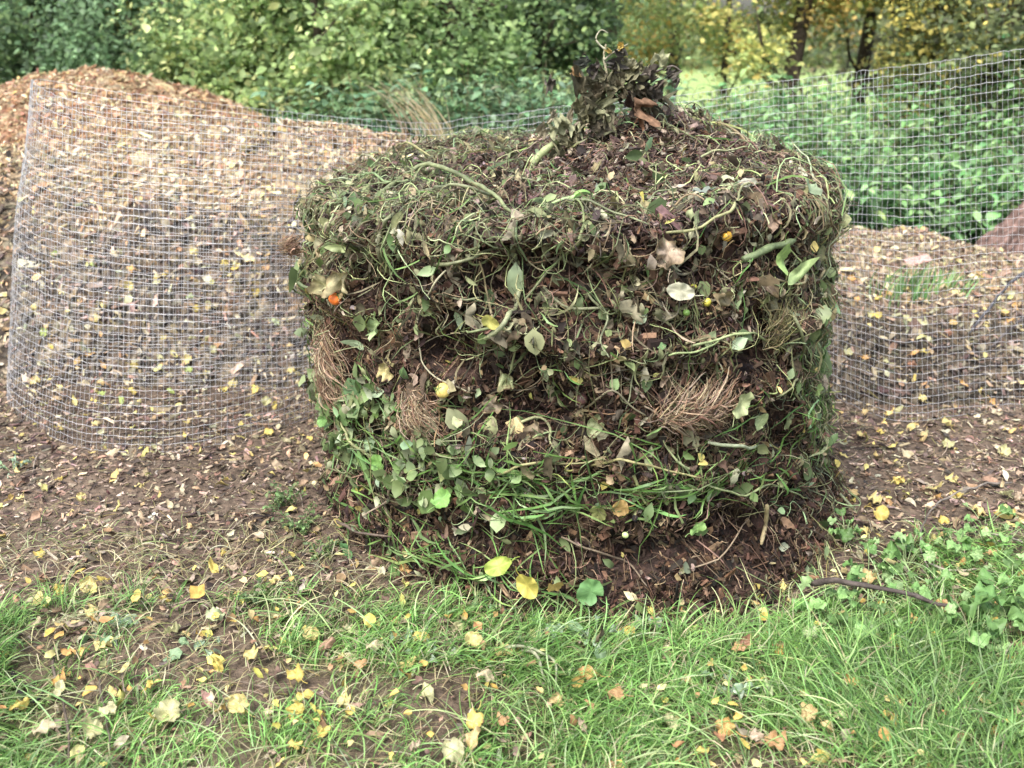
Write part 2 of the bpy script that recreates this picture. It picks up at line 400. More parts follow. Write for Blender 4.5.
def heap_leaves(name, N, dens, cols, wts, size, T, mat, tilt=.8, o=.02, droop=True):
    mb = MB(); th, l = heap_sample(N); s, v = sv(th, l)
    th, l, s, v = pick(dens(s, v, l) * (1 - .6 * cavity(heap_base(th, l)[0]) * (l < L2)), th, l, s, v); n = len(th)
    p, nr = heap_p(th, l, o + rnd(n) * .025)
    R = frames(nr, tilt)
    if droop:   # many hang down
        down = np.array([0, 0, -1.]) + rn(n, 3) * .5
        t = unit(down - nr * (down * nr).sum(1)[:, None] * .6); b = unit(np.cross(nr + rn(n, 3) * .5, t)); R2 = np.stack([t, b, np.cross(t, b)], -1)
        m = rnd(n) < .6; R[m] = R2[m]
    c = clampc(pal(cols, n, .18, wts)); sc = size * np.exp(rn(n) * .35)
    k = rng.integers(0, len(T), n)
    for i in range(len(T)):
        m = k == i; inst(mb, T[i], p[m], R[m], sc[m] [:, None] * (np.array([1, 1, 1]) * (.75 + .5 * rnd(m.sum(), 3))), c[m], .02)
    hbuild(mb, name, mat, 'stuff')
wd = lambda s, v, l: bare(s, v) ** .7 * np.clip(.10 + E(s, v, 560, 270, 290, 75, .65) + E(s, v, 380, 215, 100, 40, .5) + E(s, v, 540, 400, 120, 40, .4) + E(s, v, 800, 350, 50, 60, .4) - E(s, v, 650, 560, 190, 50, .12), 0, 1)
heap_leaves('withered_leaves', 13500, wd, [(.10, .08, .05), (.22, .20, .12), (.08, .065, .045), (.30, .27, .17), (.20, .21, .11), (.40, .35, .26)], [3, 3, 2, 2, 3, 1.2], .036, WITHER, M_DRY)
heap_leaves('dead_brown_leaves', 3800, lambda s, v, l: .45 + 0 * s, [(.09, .055, .04), (.16, .095, .065), (.05, .034, .03), (.26, .20, .16)], None, .022, WITHER, M_DRY, droop=False)
gl = lambda s, v, l: np.clip(.04 + E(s, v, 400, 455, 95, 48, 1.3) + E(s, v, 345, 440, 40, 70, .9) + E(s, v, 800, 360, 30, 60, .75) + E(s, v, 610, 493, 90, 13, .6) + E(s, v, 345, 230, 60, 35, .25) + E(s, v, 430, 300, 120, 40, .12) + E(s, v, 800, 560, 50, 50, .1), 0, 1)
heap_leaves('green_leaves', 9500, gl, [(.14, .20, .08), (.21, .28, .12), (.30, .36, .19), (.11, .16, .06), (.36, .42, .26)], [3, 3, 2.5, 2, 1.4], .036, LEAF, M_LEAF, o=.028)
heap_leaves('pale_leaf_scraps', 900, lambda s, v, l: .35 + 0 * s, [(.42, .40, .25), (.35, .36, .2), (.45, .36, .2), (.5, .42, .14)], None, .026, LEAF, M_DRY, o=.028, droop=False)

# ------------------------------------------------------------------ wood chip heaps behind
def ridge_h(x, y):
    cx = np.array([-6, -4.2, -3, -2, -1.35, -.9, -.3, .6, 1.6, 2.2, 3, 4, 5.5])
    hh = np.interp(x, cx, [.0, .70, .80, .88, .94, .94, .84, .64, .47, .37, .24, .12, 0])
    yc = np.interp(x, cx, [5.7, 5.7, 5.6, 5.6, 5.6, 5.6, 5.5, 5.45, 5.4, 5.2, 5.0, 4.9, 4.9])
    wf = np.interp(x, cx, [1.5, 1.5, 1.5, 1.5, 1.5, 1.5, 1.45, 1.45, 1.5, 1.4, 1.3, 1.3, 1.3]); wb = 1.3
    d = np.where(y < yc, (yc - y) / wf, (y - yc) / wb)
    prof = np.clip(1 - d, 0, None); prof = prof * (2 - prof) * .45 + .55 * prof ** 1.0
    rnd_ = np.clip(1 - d * d * 1.0, 0, 1)
    h = hh * (.55 * rnd_ ** 1.2 + .45 * prof) * (d < 1)
    P = np.stack([x, y, 0 * x], -1)
    return h + (.05 * vn(P, 1.7, 31) + .03 * vn(P, 5, 32) + .012 * vn(P, 14, 34)) * np.clip(h * 4, 0, 1) - .05 * (h <= 0.001)
def far_h(x, y):
    cx, cy = -2.75, 7.0
    d = np.sqrt(((x - cx) / np.where(x > cx, 2.3, 3.2)) ** 2 + ((y - cy) / 1.75) ** 2)
    h = 1.20 * np.clip(1 - d ** 1.45, 0, None)
    P = np.stack([x, y, 0 * x], -1)
    return h + (.06 * vn(P, 1.6, 35) + .03 * vn(P, 5, 36)) * np.clip(h * 4, 0, 1) - .05 * (h <= 0.001)
def chip_heap(name, hf, x0, x1, y0, y1, colf, label, nchips, nleaf, cat='wood chip heap', base=(.25, .18, .12)):
    st = .035
    X, Y = np.meshgrid(np.arange(x0, x1, st), np.arange(y0, y1, st)); Zh = hf(X, Y)
    idx = np.arange(X.size).reshape(X.shape)
    q = np.stack([idx[:-1, :-1], idx[:-1, 1:], idx[1:, 1:], idx[1:, :-1]], -1)
    zq = np.max(np.stack([Zh[:-1, :-1], Zh[:-1, 1:], Zh[1:, 1:], Zh[1:, :-1]]), 0)
    q = q[zq > .0]
    P = np.stack([X, Y, Zh], -1)
    root = empty(name, ((x0 + x1) / 2, (y0 + y1) / 2, 0), label=label, cat=cat)
    loc = ((x0 + x1) / 2, (y0 + y1) / 2, 0)
    mb = MB(); c = colf(X.ravel(), Y.ravel(), Zh.ravel(), X.size, .10) * .6
    mb.add(P, q.reshape(-1, 4), clampc(c)); mb.build('mound', M_SOIL, root, loc=loc)
    bvh = BVHTree.FromPolygons([tuple(v) for v in P.reshape(-1, 3)], [tuple(a) for a in q.reshape(-1, 4)])
    def samp(N):
        x = x0 + rnd(N * 3) * (x1 - x0); y = y0 + (y1 - y0) * rnd(N * 3) ** 1.3; h = hf(x, y); m = h > .01
        x, y, h = x[m][:N], y[m][:N], h[m][:N]
        e = .02; nn = unit(np.stack([hf(x - e, y) - hf(x + e, y), hf(x, y - e) - hf(x, y + e), 0 * x + 2 * e], -1))
        return x, y, h, nn
    x, y, h, nn = samp(nchips); n = len(x)
    c = clampc(colf(x, y, h, n, .22))
    ln = .0225 * np.exp(rn(n) * .5); sc = np.stack([ln, ln * (.3 + rnd(n) * .6), ln * (.5 + rnd(n))], -1)
    R = frames(nn, .5); k = rng.integers(0, 6, n); mb = MB()
    p = np.stack([x, y, h], -1) + nn * (rnd(n) * .018)[:, None]
    for i in range(6):
        m = k == i; inst(mb, CHIP[i], p[m], R[m], sc[m], c[m], .04)
    tag(mb.build('wood_chips', M_CHIP, root, False, loc=loc), kind='stuff')
    if nleaf:
        x, y, h, nn = samp(nleaf); n = len(x); mb = MB()
        c = clampc(pal([(.46, .40, .17), (.46, .43, .28), (.38, .26, .14), (.28, .18, .12), (.46, .33, .13)], n, .15, [3, 3, 1.5, 1.5, 1]))
        p = np.stack([x, y, h], -1) + nn * (.015 + rnd(n) * .015)[:, None]; R = frames(nn, .45); sc = .036 * np.exp(rn(n) * .3)
        k = rng.integers(0, 5, n)
        for i in range(5):
            m = k == i; inst(mb, LEAF[i], p[m], R[m], sc[m], c[m], .03)
        tag(mb.build('leaf_litter', M_DRY, root, loc=loc), kind='stuff')
    return root, bvh
PALE = [(.45, .34, .20), (.36, .25, .14), (.56, .46, .30), (.25, .165, .095), (.15, .10, .06), (.42, .34, .23)]
DARKC = [(.08, .064, .050), (.13, .103, .078), (.21, .165, .12), (.045, .038, .033), (.34, .28, .20)]
ORNG = [(.33, .18, .10), (.42, .26, .15), (.26, .13, .075), (.18, .09, .055), (.46, .33, .21)]
def ridge_col(x, y, h, n, var):
    P = np.stack([x, y, 0 * x], -1)
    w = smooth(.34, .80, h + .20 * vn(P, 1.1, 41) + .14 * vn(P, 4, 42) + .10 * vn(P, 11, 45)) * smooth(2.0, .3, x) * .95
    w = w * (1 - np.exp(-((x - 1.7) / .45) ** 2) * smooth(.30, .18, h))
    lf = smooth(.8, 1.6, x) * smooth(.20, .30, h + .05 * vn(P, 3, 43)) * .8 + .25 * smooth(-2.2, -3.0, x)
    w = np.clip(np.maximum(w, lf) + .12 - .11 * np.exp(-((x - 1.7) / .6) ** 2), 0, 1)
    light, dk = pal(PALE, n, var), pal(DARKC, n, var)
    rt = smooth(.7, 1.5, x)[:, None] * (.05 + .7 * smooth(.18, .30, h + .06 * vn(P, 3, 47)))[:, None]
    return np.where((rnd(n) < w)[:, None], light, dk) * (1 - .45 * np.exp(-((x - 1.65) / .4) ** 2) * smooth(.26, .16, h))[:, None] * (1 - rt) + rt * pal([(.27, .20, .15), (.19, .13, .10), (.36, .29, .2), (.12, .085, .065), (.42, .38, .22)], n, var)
def far_col(x, y, h, n, var):
    P = np.stack([x, y, 0 * x], -1); w = smooth(-.25, .45, vn(P, 1.3, 44) + .2)
    a, b = pal(ORNG, n, var), pal(PALE[:4], n, var)
    return np.where((rnd(n) < .25 + .4 * w)[:, None], b, a)
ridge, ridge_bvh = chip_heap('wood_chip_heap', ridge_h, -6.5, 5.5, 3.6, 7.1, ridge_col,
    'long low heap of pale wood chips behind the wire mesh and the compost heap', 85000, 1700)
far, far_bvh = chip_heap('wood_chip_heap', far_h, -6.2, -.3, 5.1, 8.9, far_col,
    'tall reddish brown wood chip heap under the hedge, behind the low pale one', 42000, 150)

# ------------------------------------------------------------------ things to land on
gb = BVHTree.FromPolygons([tuple(v) for v in np.stack([X, Y, ground_h(X, Y)], -1).reshape(-1, 3)] if False else
    [(-9, .2, 0), (9, .2, 0), (9, 12, 0), (-9, 12, 0)], [(0, 1, 2, 3)])
def hit(px, py, which=('heap', 'ridge', 'ground')):
    o = Vector((0, 0, CAM_Z)); d = ray(px, py); best = None
    for nme, b in (('heap', heap_bvh), ('ridge', ridge_bvh), ('far', far_bvh), ('ground', gb)):
        if nme not in which: continue
        p, n, i, t = b.ray_cast(o, d)
        if p is not None and (best is None or t < best[2]):
            if n.dot(d) > 0: n = -n
            if nme == 'heap':      # smooth normal of the drum, not of its lumps
                q = Vector((p.x - HC[0], p.y - HC[1], 0)); rad = q.length; q.normalize()
                up = min(max((p.z - .93) / .12, 0), 1) * (1 if rad < HR - .05 else .5)
                n = (q * (1 - up) + Vector((0, 0, 1)) * up).normalized()
            best = (p, n, t, nme)
    if best is None and which == ('heap',):      # just off the outline: step towards the heap
        return hit(px + (3 if px < 562 else -3), py + (2 if py < 300 else -1), which)
    return best

# ------------------------------------------------------------------ soil litter (bare ground)
def soil_litter():
    N = 42000
    x = -3.4 + 6.6 * rnd(N); y = 2.15 + 2.1 * rnd(N) ** .9
    g = grass_mask(x, y); inh = np.hypot(x - HC[0], y - HC[1]) < HR - .02
    keep = (rnd(N) > g * .55) & ~inh & (ridge_h(x, y) < .02)
    x, y = x[keep], y[keep]; n = len(x)
    p = np.stack([x, y, ground_h(x, y) + rnd(n) * .008], -1)
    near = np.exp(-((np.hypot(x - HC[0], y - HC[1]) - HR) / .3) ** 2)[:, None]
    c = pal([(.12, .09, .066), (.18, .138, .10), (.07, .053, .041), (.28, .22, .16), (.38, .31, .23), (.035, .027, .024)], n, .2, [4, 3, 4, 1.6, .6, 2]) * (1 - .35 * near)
    ln = .016 * np.exp(rn(n) * .5); R = frames(np.tile([0, 0, 1.], (n, 1)), .3)
    sc = np.stack([ln, ln * (.3 + .6 * rnd(n)), ln * .6], -1); k = rng.integers(0, 6, n); mb = MB()
    for i in range(6):
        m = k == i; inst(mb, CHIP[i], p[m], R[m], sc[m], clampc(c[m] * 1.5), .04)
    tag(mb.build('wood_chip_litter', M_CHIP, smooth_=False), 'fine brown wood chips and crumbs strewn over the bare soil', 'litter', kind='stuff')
    # thin straws
    N = 5200; x = -3.2 + 6.2 * rnd(N); y = 1.55 + 2.4 * rnd(N)
    keep = np.hypot(x - HC[0], y - HC[1]) > HR + .02; x, y = x[keep], y[keep]; n = len(x)
    a = rnd(n) * 2 * PI; L = .05 * np.exp(rn(n) * .5); K = 5; t = np.linspace(0, 1, K)
    bend = rn(n) * .6
    aa = a[:, None] + bend[:, None] * t
    P = np.stack([x[:, None] + np.cumsum(np.cos(aa), 1) * L[:, None] / K, y[:, None] + np.cumsum(np.sin(aa), 1) * L[:, None] / K,
                  ground_h(x, y)[:, None] + .008 + .02 * rnd(n, 1) * t], -1)
    mb = MB(); tubes(mb, P, .0011 * np.exp(rn(n) * .3)[:, None] * np.ones(K), clampc(pal([(.3, .24, .15), (.4, .34, .22), (.18, .12, .08), (.24, .22, .1)], n)), 3)
    tag(mb.build('straw_litter', M_ROOT), 'thin dry straws and rootlets scattered over soil and grass', 'litter', kind='stuff')
    N = 430; x = -1.7 + 3.5 * rnd(N); y = 1.6 + .95 * rnd(N); m = np.hypot(x - HC[0], y - HC[1]) > HR + .05; x, y = x[m], y[m]; n = len(x)
    p = np.stack([x, y, ground_h(x, y) + .02 + .03 * rnd(n)], -1); R = frames(np.tile([0, -.2, 1.], (n, 1)), .5); k = rng.integers(0, 5, n); mb = MB()
    c = clampc(pal([(.52, .42, .12), (.50, .44, .2), (.42, .26, .1), (.3, .18, .1), (.5, .34, .1)], n, .15))
    for i in range(5):
        m = k == i; inst(mb, LEAF[i], p[m], R[m], .026 * np.exp(rn(m.sum()) * .3), c[m], .05)
    tag(mb.build('birch_leaf_litter', M_DRY), 'tiny yellow and brown birch leaves sprinkled through the turf', 'litter', kind='stuff')
    # old brown leaf scraps
    N = 4200; x = -3.0 + 6 * rnd(N); y = 1.55 + 2.6 * rnd(N)
    keep = (np.hypot(x - HC[0], y - HC[1]) > HR + .02) & (ridge_h(x, y) < .02); x, y = x[keep], y[keep]; n = len(x)
    p = np.stack([x, y, ground_h(x, y) + .01 + .02 * rnd(n)], -1); R = frames(np.tile([0, 0, 1.], (n, 1)), .45)
    c = clampc(pal([(.24, .16, .11), (.33, .24, .16), (.13, .09, .07), (.40, .34, .24), (.48, .40, .15)], n, .2)); k = rng.integers(0, 6, n); mb = MB()
    for i in range(6):
        m = k == i; inst(mb, WITHER[i], p[m], R[m], .028 * np.exp(rn(m.sum()) * .35), c[m], .03)
    tag(mb.build('leaf_litter', M_DRY), 'crumpled brown leaf scraps littering the soil and the grass', 'litter', kind='stuff')
soil_litter()

# ------------------------------------------------------------------ turf
def turf_blades():
    NT = 7000
    x = -1.75 + 3.6 * rnd(NT); y = 1.45 + 1.55 * rnd(NT)
    keep = (rnd(NT) < grass_mask(x, y) ** 1.1) & (np.hypot(x - HC[0], y - HC[1]) > HR + .03)
    x, y = x[keep], y[keep]; nt = len(x)
    P2 = np.stack([x, y, 0 * x], -1)
    lush = np.clip(.45 + .5 * vn(P2, 2.0, 51) + .3 * np.exp(-(((x - .75) / .5) ** 2 + ((y - 2.0) / .3) ** 2)) + .25 * np.exp(-(((x + 1.15) / .25) ** 2 + ((y - 2.1) / .3) ** 2)), .1, 1)
    cnt = (8 + 26 * lush * rnd(nt)).astype(int)
    ti = np.repeat(np.arange(nt), cnt); n = len(ti)
    laz = (vn(P2, 1.6, 52) * 3.5 + rn(nt) * .7)[ti]
    az = laz + rn(n) * .85
    bx = x[ti] + rn(n) * .016; by = y[ti] + rn(n) * .016
    L = (.035 + .072 * lush[ti]) * np.exp(rn(n) * .35)
    K = 6; t = np.linspace(0, 1, K)
    lean = np.clip(.75 + rnd(n) * .8, 0, 1.5)[:, None]; ang = lean * (.45 + .85 * t)   # angle from vertical along blade
    ds = (L / K)[:, None]
    hx = np.cumsum(np.sin(ang), 1) * ds; hz = np.cumsum(np.cos(ang), 1) * ds
    az2 = az[:, None] + rn(n, 1) * .5 * t
    P = np.stack([bx[:, None] + hx * np.cos(az2), by[:, None] + hx * np.sin(az2), ground_h(bx, by)[:, None] + np.maximum(hz, .004)], -1)
    P[:, 0, 2] -= .01
    w = .0012 * np.exp(rn(n) * .3)[:, None] * np.array([.8, 1, 1, .85, .6, .12])
    cols = pal([(.10, .20, .05), (.15, .29, .07), (.21, .37, .10), (.08, .15, .045), (.28, .41, .15), (.36, .34, .20)], n, .15, [3, 4, 3, 2, 1.4, .6])
    tint = (.9 + .25 * vn(P2, 3, 53))[ti][:, None]
    mb = MB(); ribbons(mb, P, w, clampc(cols * tint * 1.22), side=np.repeat(np.stack([-np.sin(az), np.cos(az), 0 * az], -1)[:, None] * 0 + np.array([0, 0, 1.]) + rn(n, 1, 3) * .5, K, 1))
    tag(mb.build('grass', M_GRASS), 'long green grass matted over the ground in front of the compost heap', 'grass', kind='stuff')
    # long arching blades of the lush part
    n = 3200; x = -1.6 + 3.3 * rnd(n); y = 1.5 + .95 * rnd(n); gmk = grass_mask(x, y) * (.35 + .65 * np.exp(-(((x - .7) / .55) ** 2)) + .4 * np.exp(-(((x + 1.1) / .25) ** 2)))
    m = rnd(n) < gmk; x, y = x[m], y[m]; n = len(x); K = 8; t = np.linspace(0, 1, K)
    q = np.stack([x, y, 0 * x], -1); az = vn(q, 2.2, 54) * 4 + rn(n) * .5; L = .12 + .08 * rnd(n); ang = (.5 + .5 * rnd(n))[:, None] + 1.0 * t
    hx = np.cumsum(np.sin(ang), 1) * L[:, None] / K; hz = np.maximum(np.cumsum(np.cos(ang), 1) * L[:, None] / K, .006); az2 = az[:, None] + rn(n, 1) * .35 * t
    P = np.stack([x[:, None] + hx * np.cos(az2), y[:, None] + hx * np.sin(az2), ground_h(x, y)[:, None] + hz], -1)
    mb = MB(); ribbons(mb, P,   .0016 * np.array([.8, 1, 1, 1, .9, .7, .45, .1]) * np.ones((n, 1)), clampc(pal([(.22, .34, .12), (.28, .40, .16), (.16, .26, .08), (.38, .42, .22)], n) * 1.15), side=np.tile([0, 0, 1.], (n, K, 1)) + rn(n, 1, 3) * .4)
    tag(mb.build('long_grass', M_GRASS), 'longer arching grass blades of the lush turf', 'grass', kind='stuff')
    # lying dead grass
    n = 6000; x = -1.7 + 3.5 * rnd(n); y = 1.5 + 1.25 * rnd(n); m = np.hypot(x - HC[0], y - HC[1]) > HR + .02; x, y = x[m], y[m]; n = len(x)
    a = rnd(n) * 2 * PI; L = .1 * np.exp(rn(n) * .3); K = 6; t = np.linspace(0, 1, K); aa = a[:, None] + rn(n, 1) * .45 * t
    P = np.stack([x[:, None] + np.cumsum(np.cos(aa), 1) * L[:, None] / K, y[:, None] + np.cumsum(np.sin(aa), 1) * L[:, None] / K,
                  ground_h(x, y)[:, None] + .012 + .03 * rnd(n, 1) * np.sin(PI * t)], -1)
    mb = MB(); ribbons(mb, P,   .0011 * np.ones((n, K)), clampc(pal([(.32, .28, .16), (.24, .22, .1), (.42, .38, .24), (.2, .24, .09)], n)), side=np.tile([0, 0, 1.], (n, K, 1)) + rn(n, 1, 3) * .3)
    tag(mb.build('dead_grass', M_GRASS), 'flattened straw-coloured dead grass lying among the green turf', 'grass', kind='stuff')
turf_blades()

# ------------------------------------------------------------------ wire mesh
def wire_mesh():
    B, T = [], []
    def pt(bpx, bpy_, tpx, tpy, ty, by=None):
        b = G(bpx, bpy_, .005) if by is None else W(bpx, bpy_, by)
        if by is not None: b.z = .005; b.x = x_at(bpx, by, .005)
        B.append(b); T.append(W(tpx, tpy, ty))
    pt(335, 404, 345, 138, 3.60)
    pt(300, 421, 300, 128, 3.50)
    pt(230, 444, 235, 118, 3.42)
    pt(150, 453, 150, 113, 3.42)
    pt(90, 446, 95, 106, 3.46)
    pt(45, 430, 58, 95, 3.58)
    pt(15, 410, 34, 84, 3.80)
    pt(11, 398, 29, 80, 4.02)
    pt(30, 389, 42, 80, 4.20)
    pt(80, 386, 80, 86, 4.22)
    pt(160, 386, 160, 97, 4.22)
    pt(290, 386, 290, 112, 4.28, )
    pt(420, 380, 420, 123, 4.36, 4.34)
    pt(470, 380, 470, 118, 4.40, 4.38)
    pt(560, 380, 570, 107, 4.40, 4.40)
    pt(690, 380, 690, 93, 4.22, 4.34)
    pt(790, 390, 780, 81, 4.08, 4.18)
    pt(850, 402, 850, 72, 3.95)
    pt(900, 421, 900, 66, 3.82)
    pt(960, 416, 960, 58, 3.74)
    pt(1024, 412, 1024, 50, 3.70)
    pt(1120, 408, 1120, 38, 3.66)
    pt(1260, 404, 1250, 30, 3.70)
    n = 330
    S = np.concatenate([np.array([list(v) for v in B]), np.array([list(v) for v in T])], 1)
    q = spline(S, n); b, t = q[:, :3], q[:, 3:]
    rows = 42
    k = np.linspace(0, 1, rows + 1)
    nrm = unit(np.cross(np.gradient(b, axis=0), [0, 0, 1.]))
    u = np.arange(n)
    g = b[None] * (1 - k)[:, None, None] + t[None] * k[:, None, None]
    ww = .010 * vn(np.stack([u[None] / 14 + 0 * k[:, None], k[:, None] * 4 + 0 * u[None], 0 * g[..., 0]], -1), 1, 61) + .02 * np.sin(PI * k)[:, None] * np.sin(u / 17)[None]
    g = g + nrm[None] * ww[..., None]
    rise = ridge_h(g[..., 0], g[..., 1])
    g[..., 2] = np.maximum(g[..., 2], np.maximum(rise, 0) + .004 * (1 - k)[:, None])
    g[..., 2] += .006 * vn(g, 5, 62) + .0015 * rn(*g.shape[:2]); g = g + nrm[None] * (.018 * vn(g, 2.6, 63) + .002 * rn(*g.shape[:2]))[..., None]
    mb = MB(); grey = np.array([.50, .50, .51])
    tubes(mb, g, np.full(g.shape[:2], .0008), grey * (1 + .1 * rn(rows + 1, 1)) , 4)
    gt = g.transpose(1, 0, 2)
    gt2 = gt + np.gradient(gt, axis=0).mean(0)[None] * 0 
    tubes(mb, gt2, np.full(gt.shape[:2], .00058), grey * (1 + .1 * rn(n, 1)), 4)
    o = mb.build('wire_mesh_sheet', M_WIRE, loc=(float(b[:, 0].mean()), float(b[:, 1].mean()), 0))
    tag(o, 'galvanised welded wire mesh unrolled behind the compost heap and curled back on itself', 'wire mesh')
wire_mesh()

# ------------------------------------------------------------------ trees and hedge
def limb_tubes(mb, base, height, r0, nl, spread, lean=(0, 0), fork=None):
    ends = []
    K = 9; t = np.linspace(0, 1, K)
    P = np.stack([base[0] + lean[0] * t + .06 * height * vn(np.stack([t * 2, 0 * t + base[0], 0 * t], -1), 1, 71) * t,
                  base[1] + lean[1] * t + 0 * t, base[2] - .1 + height * t], -1)
    tubes(mb, P[None], (r0 * (1 - .75 * t))[None], np.array([[.07, .055, .042]]), 8)
    for i in range(nl):
        f = .18 + .75 * (i + .5) / nl; s = P[int(f * (K - 1))]
        a = rng.random() * 2 * PI; L = spread * (1.1 - .5 * f) * (.7 + .6 * rng.random()); up = .35 + .5 * rng.random()
        d = np.array([math.cos(a), math.sin(a), up])
        tt = t[:, None]; Q = s + d * L * tt + np.array([0, 0, .25]) * L * tt ** 2 + .08 * L * np.stack([vn(np.stack([t * 3, 0 * t + i, 0 * t + k], -1), 1, 72) for k in range(3)], -1)
        tubes(mb, Q[None], (r0 * .42 * (1 - f * .5) * (1 - .8 * t))[None], np.array([[.075, .06, .045]]), 5)
        for j in range(3):
            k = 3 + 2 * j; d2 = unit(d + rn(3) * .8); Q2 = Q[k] + d2 * L * .5 * tt
            tubes(mb, Q2[None], (r0 * .16 * (1 - .8 * t))[None], np.array([[.08, .065, .045]]), 4)
            ends.append(Q2[5]); ends.append(Q2[8])
        ends.append(Q[6]); ends.append(Q[8])
    return np.array(ends)
def tree(px, y, height, name, label, cols, wts, crown, r0=.05, nleaf=8000, size=.055, nl=10, lean=(0, 0), cat='tree', clump=.17, group=None, flowers=None):
    """crown = (centre z, radius x, radius y, radius z)"""
    x = x_at(px, y, 1.2)
    root = empty(name, (x, y, 0), label=label, cat=cat, group=group)
    mb = MB(); ends = limb_tubes(mb, (x, y, 0), height * .8, r0, nl, crown[1] * .8, lean)
    mb.build('trunk', M_BARK, root, loc=(x, y, 0))
    cz, rx, ry, rz = crown
    nc = max(25, nleaf // 95)
    d = unit(rn(nc, 3)); rr = (.45 + .6 * rnd(nc) ** .6)[:, None]
    cc = np.array([x + lean[0] * .6, y + lean[1] * .6, cz]) + d * rr * np.array([rx, ry, rz])
    cc[:, 2] = np.abs(cc[:, 2] - .1) + .1
    keep = (cc[:, 2] < 1.35) | (rnd(nc) < np.where(cc[:, 2] < 1.9, .6, .2)); cc = cc[keep]
    e = ends[rng.integers(0, len(ends), len(cc) // 4)]; cc = np.concatenate([cc, e])
    ci = rng.integers(0, len(cc), nleaf)
    cs = clump * .78 * (.5 + 1.0 * rnd(len(cc)))
    p = cc[ci] + rn(nleaf, 3) * cs[ci][:, None] * [1, 1, .75]
    p = p[p[:, 2] > .03]; ci = ci[:len(p)]; n = len(p)
    tint = (1 + .22 * rn(len(cc)))[ci][:, None]
    cidx = rng.choice(len(cols), len(cc), p=None if wts is None else np.asarray(wts, float) / np.sum(wts))[ci]
    mixr = rnd(n) < .35; cidx = np.where(mixr, rng.choice(len(cols), n, p=None if wts is None else np.asarray(wts, float) / np.sum(wts)), cidx)
    c = np.asarray(cols, float)[cidx] * np.clip(tint, .5, 1.6) * (1 + .15 * rn(n, 1))
    R = frames(np.tile([0, -.25, 1.], (n, 1)), .75); k = rng.integers(0, 3, n); mb = MB()
    sc = size * .84 * np.exp(rn(n) * .3)
    for i in range(3):
        m = k == i; inst(mb, LEAF4[i], p[m], R[m], sc[m], clampc(c[m] * 2.0 + np.array([.055, .06, .05])))  # leaf colours scaled and lifted: a pale background haze put into the colour
    mb.build('crown', M_TREE, root, loc=(x, y, 0))
    return root
DG = [(.045, .085, .03), (.07, .12, .04), (.10, .15, .055), (.035, .06, .028)]
BG = [(.07, .13, .06), (.10, .17, .08), (.05, .09, .045)]
LG = [(.15, .21, .08), (.20, .26, .10), (.12, .17, .07), (.28, .29, .12)]
YL = [(.24, .24, .07), (.19, .22, .07), (.30, .27, .08), (.13, .17, .05), (.30, .21, .06), (.15, .19, .06)]
tree(-60, 9.6, 4.2, 'hedge_shrub', 'dark green shrub at the hedge end above the tall chip heap', DG, None, (1.9, 1.5, .9, 1.9), .07, 18200, .06, cat='shrub', group='shrubs of the hedge behind the heaps')
tree(35, 9.4, 4.0, 'hedge_shrub', 'green hawthorn-like shrub just above the peak of the tall chip heap', DG + BG[:1], None, (1.8, 1.0, .8, 1.8), .06, 16800, .055, cat='shrub', group='shrubs of the hedge behind the heaps')
tree(88, 10.2, 4.5, 'dark_hedge_tree', 'dark tree with the shade of a gap between two shrubs put into its leaf colour', [(.025, .035, .015), (.05, .06, .025), (.2, .16, .04)], [4, 3, .6], (2.3, .9, .6, 1.5), .11, 9100, .055, cat='tree')  # near-black leaf colours paint in the deep shade of the hedge gap
tree(150, 8.9, 3.6, 'hedge_shrub', 'blue-green shrub beside the shoulder of the tall chip heap', BG + DG[:1], None, (1.5, .75, .7, 1.5), .05, 14000, .055, cat='shrub', group='shrubs of the hedge behind the heaps')
tree(185, 9.8, 4.6, 'yellowing_tree', 'tree with yellowing leaves rising behind the blue-green shrub', LG + [(.42, .34, .08)], [2, 2, 2, 3, 4], (2.5, .9, .7, 1.3), .08, 10500, .055)
tree(245, 8.6, 4.2, 'hazel_bush', 'bush of mixed green and yellow leaves at the foot of the chip slope', LG + DG[1:3], None, (1.7, .8, .65, 1.7), .05, 15399, .06, cat='bush')
tree(325, 8.1, 4.4, 'hazel_bush', 'big pale green leafy bush in the middle of the hedge', LG, [3, 3, 2, 1], (1.6, .85, .65, 1.6), .05, 18200, .065, cat='bush')
tree(395, 8.7, 4.8, 'slender_tree', 'slender tree with light green leaves beside the dry grass tuft', LG + DG[2:3], None, (2.0, .75, .6, 1.5), .07, 13300, .06)
tree(455, 8.3, 5.0, 'ivy_clad_tree', 'ivy-clad tree with glossy mid green leaves above the dry grass tuft', DG[1:3] + [(.14, .20, .07)], None, (1.7, .55, .5, 1.9), .12, 16800, .055)
tree(535, 8.8, 5.0, 'ivy_clad_tree', 'darker ivy-clad tree standing beside the dead stalk on the compost heap', DG + [(.13, .18, .06)], None, (1.9, .75, .5, 1.7), .13, 17500, .055)
tree(612, 9.9, 4.6, 'yellowing_tree', 'yellow-green tree seen behind the dead stalk', LG[:3] + YL, None, (2.3, .8, .6, 1.3), .07, 6125, .055)
tree(672, 11.2, 4.8, 'orange_tinged_tree', 'tree with orange-tinged autumn leaves beyond the mesh', YL, None, (2.5, .9, .6, 1.15), .07, 6125, .06)
tree(722, 9.5, 4.6, 'thin_trunk_tree', 'thin straight-trunked tree with sparse yellow-green leaves', YL + LG[:2], None, (2.35, .75, .55, 1.15), .04, 4900, .055, nl=7)
tree(778, 9.3, 4.8, 'forked_tree', 'dark forked tree with yellow leaves above the mesh', YL, None, (2.4, .85, .6, 1.15), .10, 7303, .055, lean=(.35, 0))
